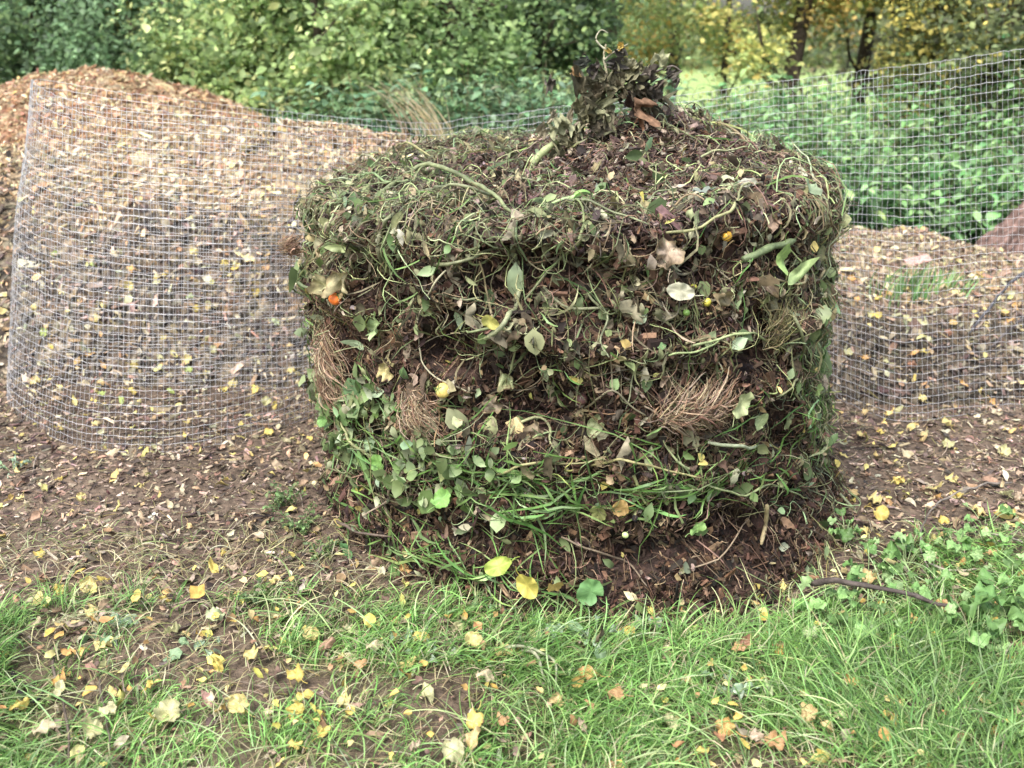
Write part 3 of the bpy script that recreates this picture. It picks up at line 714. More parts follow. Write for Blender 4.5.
tree(862, 10.2, 5.0, 'straight_tree', 'tall straight dark-trunked tree behind the nettles', YL[1:4] + LG[:1], None, (2.6, .9, .6, 1.15), .09, 7657, .055)
tree(925, 9.0, 4.6, 'leafy_tree', 'tree hung with small olive leaves, next to the ivy-covered trunk', [(.12, .14, .04), (.2, .2, .05), (.3, .26, .06), (.07, .08, .03)], None, (2.1, .7, .55, 1.4), .13, 13300, .05)
tree(1000, 8.5, 4.6, 'ivy_covered_tree', 'broad ivy-covered tree with yellow flecks at the end of the mesh', [(.06, .08, .03), (.1, .12, .04), (.34, .28, .06), (.045, .055, .025)], [4, 4, 1.3, 3], (1.7, .75, .6, 1.7), .16, 16099, .055)
tree(1120, 8.2, 4.2, 'ivy_covered_tree', 'ivy-covered tree beyond the brown log', DG + YL[:1], None, (1.8, 1.0, .7, 1.8), .12, 12600, .06)
# dark-leaved undergrowth bushes further back
tree(960, 11.5, 4.2, 'distant_bush', 'dark brown-green bush behind the leafy olive tree', [(.06, .06, .03), (.1, .08, .045), (.05, .06, .025)], None, (1.2, 1.6, .6, 1.2), .06, 7000, .06, cat='bush')
tree(300, 12.8, 4.6, 'distant_bush', 'dark green bush filling the hedge behind the pale hazel', DG, None, (1.8, 2.2, .5, 1.6), .07, 11000, .07, cat='bush')
tree(60, 12.8, 4.6, 'distant_bush', 'dark green bush filling the hedge behind the tall chip heap', DG, None, (1.8, 2.4, .5, 1.7), .07, 11000, .07, cat='bush')
# far hedge line at the end of the field
def far_hedge():
    mb = MB(); n = 42000
    nc = 420; cx = -26 + 52 * rnd(nc); cyy = 38 + 3 * rn(nc); cz = .1 + 1.3 * rnd(nc)
    i = rng.integers(0, nc, n); p = np.stack([cx[i], cyy[i], cz[i]], -1) + rn(n, 3) * [.7, .7, .4]; p[:, 2] = np.abs(p[:, 2])
    c = clampc(pal([(.16, .21, .09), (.22, .26, .11), (.30, .30, .13), (.12, .16, .08)], n) * (1 + .15 * rn(nc, 1))[i])
    inst(mb, LEAF3[0], p, frames(np.tile([0, 0, 1.], (n, 1)), .9), .22 * np.exp(rn(n) * .3), c)
    tag(mb.build('far_hedge', M_TREE), 'distant hedge line across the field behind the trees', 'hedge', kind='stuff')
far_hedge()

# ------------------------------------------------------------------ nettle bed
def nettles(name, label, n, xf, yf, hf, cols):
    x, y = xf(n), yf(n)
    h = hf(x, y) * (.75 + .4 * rnd(n)); z0 = np.maximum(ridge_h(x, y), 0); h = np.maximum(h - z0 * .5, .2)
    K = 7; t = np.linspace(0, 1, K); lean = rn(n, 2) * .12
    P = np.stack([x[:, None] + lean[:, :1] * t ** 1.5 * h[:, None] * 2, y[:, None] + lean[:, 1:] * t ** 1.5 * h[:, None] * 2, z0[:, None] + h[:, None] * t], -1)
    root = empty(name, (float(x.mean()), float(y.mean()), 0), label=label, cat='nettles', kind='stuff'); loc = tuple(root.location)
    mb = MB(); tubes(mb, P, .004 * (1 - .6 * t)[None] * np.ones((n, 1)), pal([(.10, .14, .06), (.2, .16, .08)], n), 3)
    tag(mb.build('stems', M_STEM, root, loc=loc), kind='stuff')
    mb = MB(); m = 9
    for j in range(m):
        f = .30 + .70 * (j + .5) / m
        for sgn in (0, PI):
            c = P[:, 0] * (1 - f) + P[:, -1] * f if False else np.stack([np.interp(f, t, np.arange(K)) * 0 + x + lean[:, 0] * f ** 1.5 * h * 2, y + lean[:, 1] * f ** 1.5 * h * 2, z0 + h * f], -1)
            a = rnd(n) * .8 + j * PI / 2 + sgn
            d = np.stack([np.cos(a), np.sin(a), -.15 + .35 * rn(n)], -1); d = unit(d)
            s = (.15 - .08 * f) * (.6 + .8 * rnd(n))
            up = unit(np.array([0, 0, 1.]) + rn(n, 3) * .25); b = unit(np.cross(up, d)); R = np.stack([d, b, np.cross(d, b)], -1)
            inst(mb, NETTLE[j % 3], c + d * s[:, None] * .55, R, s, clampc(pal(cols, n, .22) * (.7 + .5 * f)))
    tag(mb.build('foliage', M_LEAF, root, loc=loc), kind='stuff')
NC = [(.12, .24, .09), (.18, .32, .13), (.25, .40, .17), (.09, .17, .07)]
nettles('nettle_bed', 'thick bed of green nettles behind the mesh on the way to the brown log', 1500,
        lambda n: .7 + 4.6 * rnd(n), lambda n: 6.0 + 2.5 * rnd(n) ** .9, lambda x, y: .58 + .26 * vn(np.stack([x, y, 0 * x], -1), 1.5, 81) + .16 * (y - 6) + .3 * smooth(3.0, 4.2, x) * smooth(6.3, 7.2, y), NC)
nettles('nettle_patch', 'nettles growing between the pale chip heap and the ivy-clad trees', 620,
        lambda n: -1.5 + 2.6 * rnd(n), lambda n: 6.7 + 1.2 * rnd(n), lambda x, y: 1.05 + .15 * vn(np.stack([x, y, 0 * x], -1), 1.5, 82), [(.10, .18, .09), (.13, .22, .12), (.17, .26, .13)])

# ------------------------------------------------------------------ single objects: tubes through pixel points that lie on real surfaces
def path_on(pts, off=.03, n=24, which=('heap', 'ground', 'ridge')):
    out = []
    for i, q in enumerate(pts):
        h = hit(q[0], q[1], which)
        o = q[2] if len(q) > 2 else off
        out.append(h[0] + h[1] * o)
    return spline(out, n)
def stalk(name, label, cat, P, r, col, mat=None, m=8, taper=.4, knobs=True, group=None, cap=True):
    n = len(P); t = np.linspace(0, 1, n); P = P + .006 * np.stack([vn(P * 1.0, 22, 93 + i) for i in range(3)], -1)
    r = r * .85; col = tuple(.66 * (.75 * a + .25 * (sum(col) / 3) * b) for a, b in zip(col, (1.0, .95, .8)))
    rr = r * (1 - taper * t)
    if knobs: rr = rr * (1 + .16 * vn(np.stack([t * 7, 0 * t + P[0, 0] * 9, 0 * t], -1), 1, 91) + .18 * (np.sin(t * 19) > .93))
    if cap:
        rr = rr.copy(); rr[0] *= .8; rr[-1] *= .5
        P = np.concatenate([P[:1] - (P[1:2] - P[:1]) * .02, P, P[-1:] + (P[-1:] - P[-2:-1]) * .02]); rr = np.concatenate([[rr[0] * .05], rr, [rr[-1] * .05]])
        t = np.linspace(0, 1, len(P))
    c = np.array(col)[None] * (1 + .35 * vn(np.stack([t * 9, 0 * t + 3.3, 0 * t], -1), 1, 92))[:, None]
    mb = MB(); tubes(mb, P[None], rr[None], clampc(c)[None], m)
    o = mb.build(name, mat or M_STEM, loc=tuple(P.mean(0)))
    return tag(o, label, cat, group)
SG, SY, SB = (.24, .30, .11), (.40, .40, .16), (.20, .15, .10)
stalk('marrow_stalk', 'thick arching green stalk draped over the upper rim of the compost heap', 'plant stalk', path_on([(380, 212, .02), (392, 204, .045), (430, 187, .07), (455, 193, .07), (493, 210, .055), (520, 228, .02)]), .0095, (.26, .31, .12))
stalk('marrow_stalk', 'straighter green stalk lying just under the arching one', 'plant stalk', path_on([(385, 232, .02), (400, 222, .04), (433, 207, .06), (460, 208, .06), (500, 214, .05)]), .007, (.27, .30, .14))
stalk('pale_tendril', 'pale curved stem standing up at the heap corner beside the mesh', 'plant stem', path_on([(337, 164, .06), (351, 173, .06), (373, 171, .06), (392, 183, .03)], n=16), .0055, (.46, .44, .26))
stalk('yellow_tendril', 'yellowish knobbly stem on the rim behind the arching green stalk', 'plant stem', path_on([(386, 160, .04), (408, 161, .06), (436, 170, .03)], n=14), .0075, (.40, .38, .13))
stalk('green_stalk', 'dark green stalk slanting down towards the orange tomato', 'plant stalk', path_on([(290, 252, .02), (298, 262, .04), (316, 281, .05), (338, 294, .03)], n=16), .0095, (.15, .20, .08))
stalk('green_stalk', 'short thick green stalk under the pale curved stem', 'plant stalk', path_on([(352, 222, .03), (370, 219, .05), (396, 222, .04)], n=12), .0105, (.20, .27, .11))
stalk('bean_pod', 'withered bean pod hanging below the green stalks', 'bean pod', path_on([(391, 233, .045), (393, 250, .05), (398, 272, .03)], n=12), .0075, (.30, .30, .16), taper=.1)
stalk('crooked_tendril', 'crooked pale green stem in the middle of the heap above the grey twiggy layer', 'plant stem', path_on([(522, 288, .03), (519, 298, .04), (510, 318, .05), (496, 330, .045), (486, 337, .03)], n=16), .0075, (.36, .40, .20), taper=.1)
stalk('cut_stalk', 'straight green stalk with a whitish cut end on the upper face of the heap', 'plant stalk', path_on([(727, 256, .06), (752, 247, .06), (780, 240, .05)], n=10), .0125, (.20, .28, .11), taper=.15)
stalk('curly_tendril', 'curly yellow-green stem running across the upper heap face above the cut stalk', 'plant stem', path_on([(660, 236, .04), (687, 234, .05), (706, 227, .06), (722, 220, .05), (740, 209, .06), (757, 197, .04)], n=22), .0048, (.42, .42, .16))
stalk('jutting_tendril', 'yellow-green stem jutting out past the far upper corner of the heap', 'plant stem', spline([W(800, 207, 3.0), W(815, 202, 2.98), W(841, 187, 2.95)], 10), .006, (.38, .42, .16))
stalk('hooked_tendril', 'small hooked green stem beside the curly yellow one', 'plant stem', path_on([(642, 222, .03), (646, 215, .045), (655, 209, .05), (672, 206, .05)], n=12), .0036, (.25, .30, .13))
stalk('light_green_tendril', 'light green stem arching over the heap face above the root clump', 'plant stem', path_on([(683, 341, .04), (709, 331, .06), (734, 327, .06), (762, 341, .03)], n=16), .0042, (.42, .52, .20))
stalk('light_green_tendril', 'lower of the two light green stems above the root clump', 'plant stem', path_on([(664, 350, .04), (690, 342, .06), (716, 330, .045)], n=14), .0034, (.34, .45, .16))
stalk('leek_leaf', 'pale flattened leek-like leaf lying level below the root clump', 'leaf', path_on([(700, 437, .04), (730, 440, .05), (765, 443, .04)], n=12), .0058, (.45, .52, .30), taper=.1, knobs=False)
stalk('forked_tendril', 'thin forked stem above a pale leaf in the lower middle of the heap', 'plant stem', path_on([(585, 405, .03), (597, 393, .05), (608, 383, .06), (625, 397, .06), (643, 412, .04)], n=18), .0034, (.36, .32, .19))
stalk('straw_tube', 'upright straw-coloured hollow stem near the foot of the heap', 'straw', path_on([(751, 498, .05), (750, 518, .055), (750, 540, .04)], n=10), .0078, (.46, .36, .16), taper=.15)
stalk('curled_tendril', 'curled yellow-green stem beside the yellowing tangle', 'plant stem', path_on([(508, 440, .03), (520, 418, .05), (540, 408, .06), (550, 420, .055), (551, 435, .045), (558, 450, .03)], n=20), .0055, (.40, .42, .18))
stalk('long_thin_tendril', 'long thin pale stem running down past the pale tomato', 'plant stem', path_on([(455, 266, .05), (444, 282, .06), (431, 308, .05), (430, 348, .05), (446, 371, .055), (477, 388, .04)], n=30), .0030, (.50, .46, .28), taper=.2)
stalk('brown_twig', 'short brown twig sticking out of the heap foot', 'twig', path_on([(350, 517, .05), (375, 525, .06), (400, 533, .03)], n=12), .006, (.16, .11, .08))
stalk('slanting_straw', 'thin slanting straw rising towards the grass layer of the heap', 'straw', path_on([(690, 562, .03), (712, 545, .05), (733, 505, .06), (738, 492, .03)], n=14), .0030, (.42, .30, .18))
stalk('green_tendril', 'long green stem lying across the heap under the pale tomato', 'plant stem', path_on([(520, 394, .03), (560, 380, .04), (480, 404, .04), (450, 396, .03)], n=18), .004, (.22, .26, .1)) if False else None
k = 0
for pts, r, c, lab in (
    ([(560, 214), (585, 222), (612, 226), (640, 230)], .0045, (.26, .30, .14), 'thin green stem trailing from the curled green leaf'),
    ([(530, 262), (560, 256), (590, 268), (628, 262)], .005, (.22, .20, .11), 'olive stem half buried below the curled green leaf'),
    ([(440, 262), (470, 258), (500, 248), (535, 245)], .006, (.22, .24, .11), 'olive stem lying level below the arching stalk'),
    ([(545, 283), (565, 300), (600, 305), (640, 312)], .005, (.26, .28, .14), 'olive stem sagging above the grey twiggy layer'),
    ([(652, 262), (676, 270), (700, 262), (716, 275)], .004, (.30, .26, .16), 'crooked straw-brown stem under the yellow cherry tomato'),
    ([(590, 460), (620, 452), (655, 462), (690, 470)], .0045, (.42, .38, .14), 'yellow stem running along the tangle above the grass layer'),
    ([(500, 470), (530, 455), (565, 458), (600, 450)], .0045, (.38, .36, .14), 'yellow-green stem in the tangle beside the curled stem'),
    ([(640, 402), (668, 420), (690, 432), (720, 440)], .0036, (.30, .22, .14), 'brown stem trailing below the root clump'),
    ([(350, 445), (390, 432), (425, 440), (470, 432)], .0042, (.26, .30, .13), 'green stem lying over the leafy layer'),
    ([(330, 480), (350, 468), (385, 490), (420, 500)], .0042, (.24, .22, .10), 'olive stem crossing the lower leafy layer'),
    ([(770, 300), (785, 330), (792, 365), (800, 400)], .005, (.22, .25, .11), 'green stem hanging down the heap side among leaves'),
    ([(820, 300), (826, 340), (822, 380), (826, 430)], .005, (.13, .12, .07), 'dark stem hanging at the heap edge nearest the mesh end'),
    ([(560, 530), (590, 540), (620, 555), (640, 575)], .004, (.26, .19, .12), 'brown stalk lying in the dark mulch at the heap foot'),
    ([(700, 480), (730, 488), (760, 480), (790, 492)], .004, (.30, .36, .14), 'green stem at the end of the bright grass layer'),
    ([(300, 222), (318, 232), (345, 240), (368, 236)], .006, (.18, .22, .09), 'green stem crossing the heap corner beside the mesh'),
    ([(585, 288), (602, 310), (598, 335), (606, 350)], .004, (.30, .34, .17), 'pale green stem dropping onto the grey twiggy layer')):
    stalk('plant_tendril', lab, 'plant stem', path_on([(a, b, .035 + .02 * (i % 2)) for i, (a, b) in enumerate(pts)], n=18), r, c)

# sticks on the ground and slope
def stick(pts, r, c, lab, off=.012, cat='stick', name='fallen_stick', which=('ridge', 'ground')):
    return stalk(name, lab, cat, path_on([q if len(q) > 2 else (q[0], q[1], off) for q in pts], n=26, which=which), r, c, M_BARK, 7, .45)
stick([(806, 604, .07), (850, 616, .10), (895, 625, .10), (950, 632, .07)], .0095, (.12, .095, .085), 'dark stick lying in the weeds beside the heap foot')
stick([(1010, 488, .02), (975, 497, .04), (935, 520, .06), (918, 552, .05), (930, 590, .03)], .0042, (.30, .25, .21), 'thin curved bare twig on the soil above the weeds')
stick([(1035, 277, .12), (1005, 300, .09), (985, 318, .05), (968, 335, .01)], .011, (.12, .12, .14), 'dark bluish branch propped on the leafy slope behind the mesh')
stick([(1035, 318, .08), (1010, 332, .06), (988, 350, .01)], .010, (.13, .11, .11), 'shorter dark branch below the bluish one on the slope')
stick([(340, 712), (310, 700), (275, 697), (238, 690)], .0045, (.22, .16, .12), 'thin brown twig in the grass below the heap', .025)
stick([(52, 650), (58, 690), (68, 730), (72, 775)], .005, (.16, .12, .09), 'dark upright-running twig in the grass near the brown curled leaf', .03)
stick([(100, 690), (106, 718), (112, 760)], .004, (.14, .11, .085), 'short dark twig among yellow leaves in the grass', .025)
stick([(925, 578, .05), (950, 582, .04), (985, 580, .03), (1030, 590, .03)], .004, (.42, .38, .28), 'pale twig across the weeds at the soil edge')
stick([(985, 545, .04), (1005, 550, .04), (1035, 560, .04)], .0045, (.36, .33, .26), 'grey twig at the picture edge above the weeds')
stick([(38, 462, .03), (33, 480, .02), (27, 494, .01)], .003, (.42, .34, .26), 'thin pale twig beside the curled end of the mesh')
stick([(290, 490, .02), (300, 500, .03), (303, 515, .01)], .004, (.45, .36, .28), 'pale curved twig on bare soil beside the heap')
stick([(520, 660, .03), (535, 672, .05), (545, 690, .03)], .0058, (.40, .42, .26), 'pale green broken stem in the grass before the heap', cat='plant stem', name='broken_tendril')
stick([(505, 662, .04), (524, 664, .05), (552, 676, .05), (556, 694, .02)], .0052, (.38, .42, .24), 'branching pale stem beside the broken one', cat='plant stem', name='broken_tendril')
stick([(420, 620, .02), (436, 628, .03), (450, 640, .02)], .0035, (.42, .34, .28), 'short pale twig on the worn patch before the heap')
stick([(15, 685, .03), (22, 705, .03), (38, 712, .03), (48, 700, .03)], .006, (.035, .03, .032), 'black curved piece of stem in the grass', cat='stem')

# log
def log():
    a, b = W(966, 285, 5.30), W(1062, 196, 5.60)
    P = spline([a, (a + b) / 2 + Vector((0, 0, -.01)), b], 70); t = np.linspace(0, 1, 70)
    root = empty('fallen_log', tuple(a), label='reddish brown log sticking up out of the leafy slope behind the mesh', cat='log')
    mb = MB(); T = unit(np.gradient(P, axis=0)); A = unit(np.cross(T, [0, 0, 1.])); Bv = np.cross(T, A); m = 72; ang = np.arange(m) * 2 * PI / m
    rr = .105 * (1 + .22 * vn(np.stack([np.cos(ang)[None] * 2.5 + 0 * t[:, None], np.sin(ang)[None] * 2.5 + 0 * t[:, None], t[:, None] * 3 + 0 * ang[None]], -1), 1, 95) + .05 * np.abs(np.sin(ang * 9 + 2 + 2.5 * np.sin(t[:, None] * 7))))
    rr = rr * (1 + .10 * vn(np.stack([np.cos(ang)[None] * 8 + 0 * t[:, None], np.sin(ang)[None] * 8 + 0 * t[:, None], t[:, None] * 9 + 0 * ang[None]], -1), 1, 99)) + .010 * (vn(np.stack([ang[None] * 6 + 0 * t[:, None], t[:, None] * 14 + 0 * ang[None], 0 * ang[None] + 0 * t[:, None]], -1), 1, 94) > .1)
    V = P[:, None] + rr[..., None] * (A[:, None] * np.cos(ang)[:, None] + Bv[:, None] * np.sin(ang)[:, None])
    k = np.arange(69)[:, None] * m; j = np.arange(m)[None]; q = np.stack([k + j, k + (j + 1) % m, k + m + (j + 1) % m, k + m + j], -1).reshape(-1, 4)
    c = np.array([.13, .085, .07]) * (1 + .6 * vn(V.reshape(-1, 3) * [3, 3, 1], 14, 96) + .3 * vn(V.reshape(-1, 3), 60, 98))[:, None]
    mb.add(V, q, clampc(c)); mb.build('bark', M_BARK, root, loc=tuple(a))
    mb = MB(); ring = V[-1]; cen = ring.mean(0); v = np.concatenate([cen + (ring - cen) * f for f in (.02, .4, .7, 1.)]) + T[-1] * .002
    k = np.arange(3)[:, None] * m; q = np.stack([k + j, k + (j + 1) % m, k + m + (j + 1) % m, k + m + j], -1).reshape(-1, 4)
    mb.add(v, q, np.array([.34, .22, .15])); mb.build('sawn_end', M_CHIP, root, loc=tuple(a))
log()

# ------------------------------------------------------------------ leaf shapes for single leaves
def leaf_mesh(kind, L, col, curl=.3, crumple=.05, seed=0, vein=1.25, stem=True, fold=.15, edge=None):
    r = np.random.default_rng(seed); M = 40; a = np.arange(M) * 2 * PI / M
    ca, sa = np.cos(a), np.sin(a)
    if kind == 'ovate': R = .5 / (np.abs(ca) ** 1.7 + np.abs(sa / .62) ** 1.7) ** (1 / 1.7)
    elif kind == 'round': R = .46 * (1 + .04 * np.cos(a * 11)) * (1 - .12 * (ca < -.9))
    elif kind == 'heart': R = .44 * (1 + .05 * np.abs(np.sin(a * 9)) + .18 * ca + .16 * np.abs(sa) - .34 * np.exp(-((np.abs(a - PI)) / .25) ** 2))
    elif kind == 'lobed': R = .30 + .13 * np.abs(np.cos(a * 2.5)) ** .7 + .07 * ca + .02 * np.cos(a * 17)
    elif kind == 'long': R = .5 / (np.abs(ca) ** 1.6 + np.abs(sa / .30) ** 1.6) ** (1 / 1.6)
    else: R = .42 + .08 * r.normal(0, 1, M).cumsum() * 0 + .06 * np.cos(a * 3 + seed) + .04 * np.cos(a * 7 + 2 * seed)
    R = R * (1 + r.normal(0, .02, M))
    fr = np.array([.04, .3, .55, .8, 1.0])
    V = []; C = []
    for f in fr:
        x = R * f * ca; y = R * f * sa
        z = curl * x ** 2 * 1.6 + fold * np.abs(y) - fold * .1 + crumple * f * vn(np.stack([x * 5 + seed, y * 5, 0 * x], -1), 1, 97) * 1.6
        V.append(np.stack([x, y, z], -1))
        rib = np.exp(-(np.minimum(np.abs(np.sin(a * (3 if kind != 'long' else 1))), 1) / .18) ** 2)
        c = np.array(col)[None] * (1 + (vein - 1) * rib)[:, None] * (1 + .08 * r.normal(0, 1, (M, 1)))
        if edge is not None: c = c * (1 - f ** 4 * .8) + np.array(edge) * f ** 4 * .8
        C.append(c)
    V = np.concatenate(V) * L; m = M
    k = np.arange(4)[:, None] * m; j = np.arange(m)[None]
    q = np.stack([k + j, k + (j + 1) % m, k + m + (j + 1) % m, k + m + j], -1).reshape(-1, 4)
    V = np.concatenate([V, [V[:m].mean(0)]]); cen = len(V) - 1
    q = np.concatenate([q, np.stack([(np.arange(m) + 1) % m, np.arange(m), np.full(m, cen), np.full(m, cen)], -1)])
    mb = MB(); mb.add(V, q, clampc(np.concatenate([np.concatenate(C), np.array(col)[None]])))
    if stem:
        t = np.linspace(0, 1, 6); P = np.stack([-L * (.42 + .38 * t), L * .05 * np.sin(t * 3 + seed), L * .10 * t ** 2 + .001], -1)
        tubes(mb, P[None], np.full((1, 6), .0011), clampc(np.array(col) * 1.1)[None], 4)
    return mb
def orient(o, n, spin, tilt=.25):
    n = Vector(n).normalized(); n = (n + Vector(rn(3)) * tilt).normalized()
    t = n.cross(Vector((0, 1, 0))).normalized(); b = n.cross(t)
    t2 = t * math.cos(spin) + b * math.sin(spin); b2 = n.cross(t2)
    from mathutils import Matrix
    o.rotation_euler = Matrix((t2, b2, n)).transposed().to_euler()

# large leaves lying on the heap
HL = [
 (395, 320, 'lobed', .085, (.38, .50, .24), 'big pale green lobed leaf hanging near the orange tomato', .9, .06),
 (668, 284, 'ovate', .070, (.50, .49, .36), 'whitish green leaf hanging on the upper middle face of the heap', .2, .06),
 (725, 396, 'ovate', .078, (.42, .46, .24), 'pale green leaf beside the root clump', .5, .055),
 (592, 416, 'ovate', .070, (.34, .38, .20), 'grey-green leaf under the thin forked stem', 2.2, .05),
 (388, 421, 'ovate', .058, (.46, .58, .36), 'bright pale leaf, upper of a pair above the leafy layer', 1.6, .055),
 (388, 437, 'ovate', .052, (.36, .48, .28), 'bright pale leaf, lower of a pair above the leafy layer', .2, .055),
 (453, 489, 'round', .062, (.20, .38, .10), 'round vivid green leaf in the leafy layer of the heap', 2.8, .055),
 (394, 456, 'round', .055, (.17, .32, .08), 'rounded dark green leaf just under the pale pair', .5, .05),
 (344, 416, 'ovate', .052, (.22, .40, .13), 'green pointed leaf at the edge of the leafy layer', 1.2, .055),
 (505, 553, 'ovate', .082, (.34, .42, .09), 'lime green leaf beside the large yellow leaf at the heap foot', .1, .06),
 (531, 568, 'ovate', .085, (.58, .50, .12), 'large yellow leaf lying at the heap foot', 3.0, .075),
 (555, 571, 'round', .05, (.48, .34, .12), 'smaller ochre leaf touching the large yellow leaf', 1.8, .06),
 (367, 545, 'heart', .060, (.13, .28, .11), 'dark green ivy-like leaf at the heap foot beside a brown twig', 2.9, .06),
 (588, 578, 'heart', .070, (.14, .28, .10), 'dark green heart-shaped leaf to one side of the ochre leaf', .4, .06),
 (775, 268, 'long', .115, (.34, .44, .19), 'drooping green leaf under the cut stalk', 1.9, .06),
 (760, 252, 'long', .09, (.26, .38, .13), 'long green leaf folded along the cut stalk', 2.8, .06),
 (766, 415, 'ovate', .078, (.40, .46, .24), 'limp pale green leaf on the side face of the heap', 1.5, .055),
 (743, 415, 'ovate', .055, (.32, .38, .18), 'narrow olive leaf next to the limp pale leaf', 1.4, .05),
 (794, 385, 'ovate', .06, (.30, .40, .14), 'yellowish green leaf in the leaf bunch at the heap side', 1.7, .06),
 (805, 362, 'ovate', .06, (.26, .38, .11), 'middle leaf of the leaf bunch at the heap side', 1.2, .06),
 (810, 340, 'ovate', .055, (.30, .42, .12), 'topmost leaf of the leaf bunch at the heap side', .8, .06),
 (362, 275, 'withered', .085, (.34, .31, .18), 'withered rolled leaf arching above the orange tomato', .6, .06),
 (345, 283, 'withered', .07, (.30, .29, .16), 'drooping withered leaf beside the rolled one', 1.5, .055),
 (360, 245, 'long', .075, (.36, .42, .20), 'pale green leaf edge hanging next to the bean pod', 1.5, .055),
 (657, 252, 'withered', .085, (.34, .27, .20), 'brown dry leaf hanging just above the whitish green leaf', 1.6, .055),
 (706, 293, 'withered', .065, (.26, .22, .14), 'grey-brown shrivelled leaf between two small yellow fruits', 1.5, .055),
 (512, 372, 'withered', .06, (.30, .34, .18), 'olive leaf with a hole above the grassy middle of the heap', .5, .05),
 (375, 340, 'long', .075, (.40, .50, .30), 'pale narrow leaf hanging under the lobed leaf', 1.5, .05),
 (402, 364, 'withered', .055, (.48, .42, .20), 'yellowish withered leaf near the long thin stem', .5, .055),
 (500, 395, 'withered', .06, (.17, .14, .10), 'dark shrivelled leaf right of the pale tomato', 1.2, .06),
 (540, 420, 'withered', .06, (.20, .16, .11), 'brown shrivelled leaf enclosed by the curled stem', 1.2, .06),
 (685, 518, 'ovate', .05, (.30, .48, .16), 'small fresh green leaf at the end of the grass layer', .4, .05),
 (615, 497, 'round', .05, (.36, .24, .09), 'brown rounded leaf in the bright grass layer', .4, .05),
 (595, 502, 'round', .05, (.18, .19, .07), 'dull olive leaf beside the brown rounded leaf', .4, .05),
 (497, 315, 'ovate', .05, (.44, .42, .12), 'yellow leaf behind the crooked stem', .4, .05),
 (745, 203, 'ovate', .05, (.26, .26, .2), 'small white petal-like leaf on the upper rim', .4, .04),
 (797, 201, 'ovate', .06, (.22, .28, .17), 'pale leaf base beside the jutting stem', .2, .04),
 (700, 212, 'ovate', .045, (.20, .23, .19), 'pale grey-green leaf on the upper rim near the hooked stem', .2, .04),
]
for i, (px, py, kd, L, c, lab, sp, off) in enumerate(HL):
    h = hit(px, py, ('heap', 'ground'))
    nm = {'withered': 'withered_leaf', 'lobed': 'lobed_leaf', 'long': 'narrow_leaf', 'round': 'round_leaf', 'heart': 'ivy_leaf'}.get(kd, 'green_leaf' if c[1] > c[0] else 'yellow_leaf')
    o = leaf_mesh(kd, L, c, curl=.7 if kd in ('withered', 'long') else .35, crumple=.28 if kd == 'withered' else .09, seed=i, fold=.5 if kd == 'withered' else .2, edge=(.2, .15, .08) if kd == 'withered' else None).build(nm, M_DRY if kd == 'withered' else M_LEAF)
    o.location = h[0] + h[1] * (off + .012); orient(o, h[1] + Vector((0, -.35, .2)), -sp, .22); tag(o, lab, 'leaf')
# curled fresh green leaf on the rim
h = hit(572, 212, ('heap',)); root = empty('curled_leaf', tuple(h[0]), label='bright green curled leaf coiled on the upper rim of the heap', cat='leaf')
mb = MB(); K = 26; t = np.linspace(0, 1, K); a = -.6 + t * 5.2; rad = .036 * (1 - .45 * t)
P = np.stack([.022 + rad * np.cos(a), -.015 + .028 * t, .018 + rad * np.sin(a)], -1) + np.array(h[0] + h[1] * .02 + Vector((0, -.05, .0)))
ribbons(mb, P[None], (.012 + .010 * np.sin(PI * t))[None], np.array([[.30, .50, .14]]), side=np.tile([0, 1., .3], (1, K, 1)) * 0 + np.stack([np.cos(a), 0 * a, np.sin(a)], -1)[None])
mb.build('leaf_blade', M_LEAF, root, loc=tuple(h[0]))
mb = MB(); P = spline([h[0] + Vector((-.075, -.06, .018)), h[0] + Vector((-.045, -.07, .04)), h[0] + Vector((-.01, -.065, .048)), h[0] + Vector((.02, -.06, .055))], 12)
tubes(mb, P[None], np.linspace(.003, .006, 12)[None], np.array([[.30, .42, .18]]), 8); mb.build('leaf_stalk', M_STEM, root, loc=tuple(h[0]))

# fruits
def ball(r, col, squash=.9, dim=.12):
    mb = MB(); m, k = 24, 14; a = np.arange(m) * 2 * PI / m; b = np.linspace(.03, PI - .03, k)
    A, B = np.meshgrid(a, b); rr = r * (1 + .03 * np.cos(A * 5) * np.sin(B) ** 2 - dim * np.exp(-(B / .35) ** 2))
    V = np.stack([rr * np.sin(B) * np.cos(A), rr * np.sin(B) * np.sin(A), rr * np.cos(B) * squash], -1)
    idx = np.arange(m * k).reshape(k, m); j2 = np.roll(idx, -1, 1); q = np.stack([idx[:-1], idx[1:], j2[1:], j2[:-1]], -1).reshape(-1, 4)
    c = np.array(col)[None, None] * (1 - .25 * np.exp(-(B / .5) ** 2) * np.array([1, 0, 1])[:, None, None].T.reshape(1, 1, 3).repeat(1, 0) if False else np.ones((k, m, 3)))
    mb.add(V, q, c.reshape(-1, 3))
    for z, row in ((1, idx[0]), (-1, idx[-1])):
        pass
    return mb
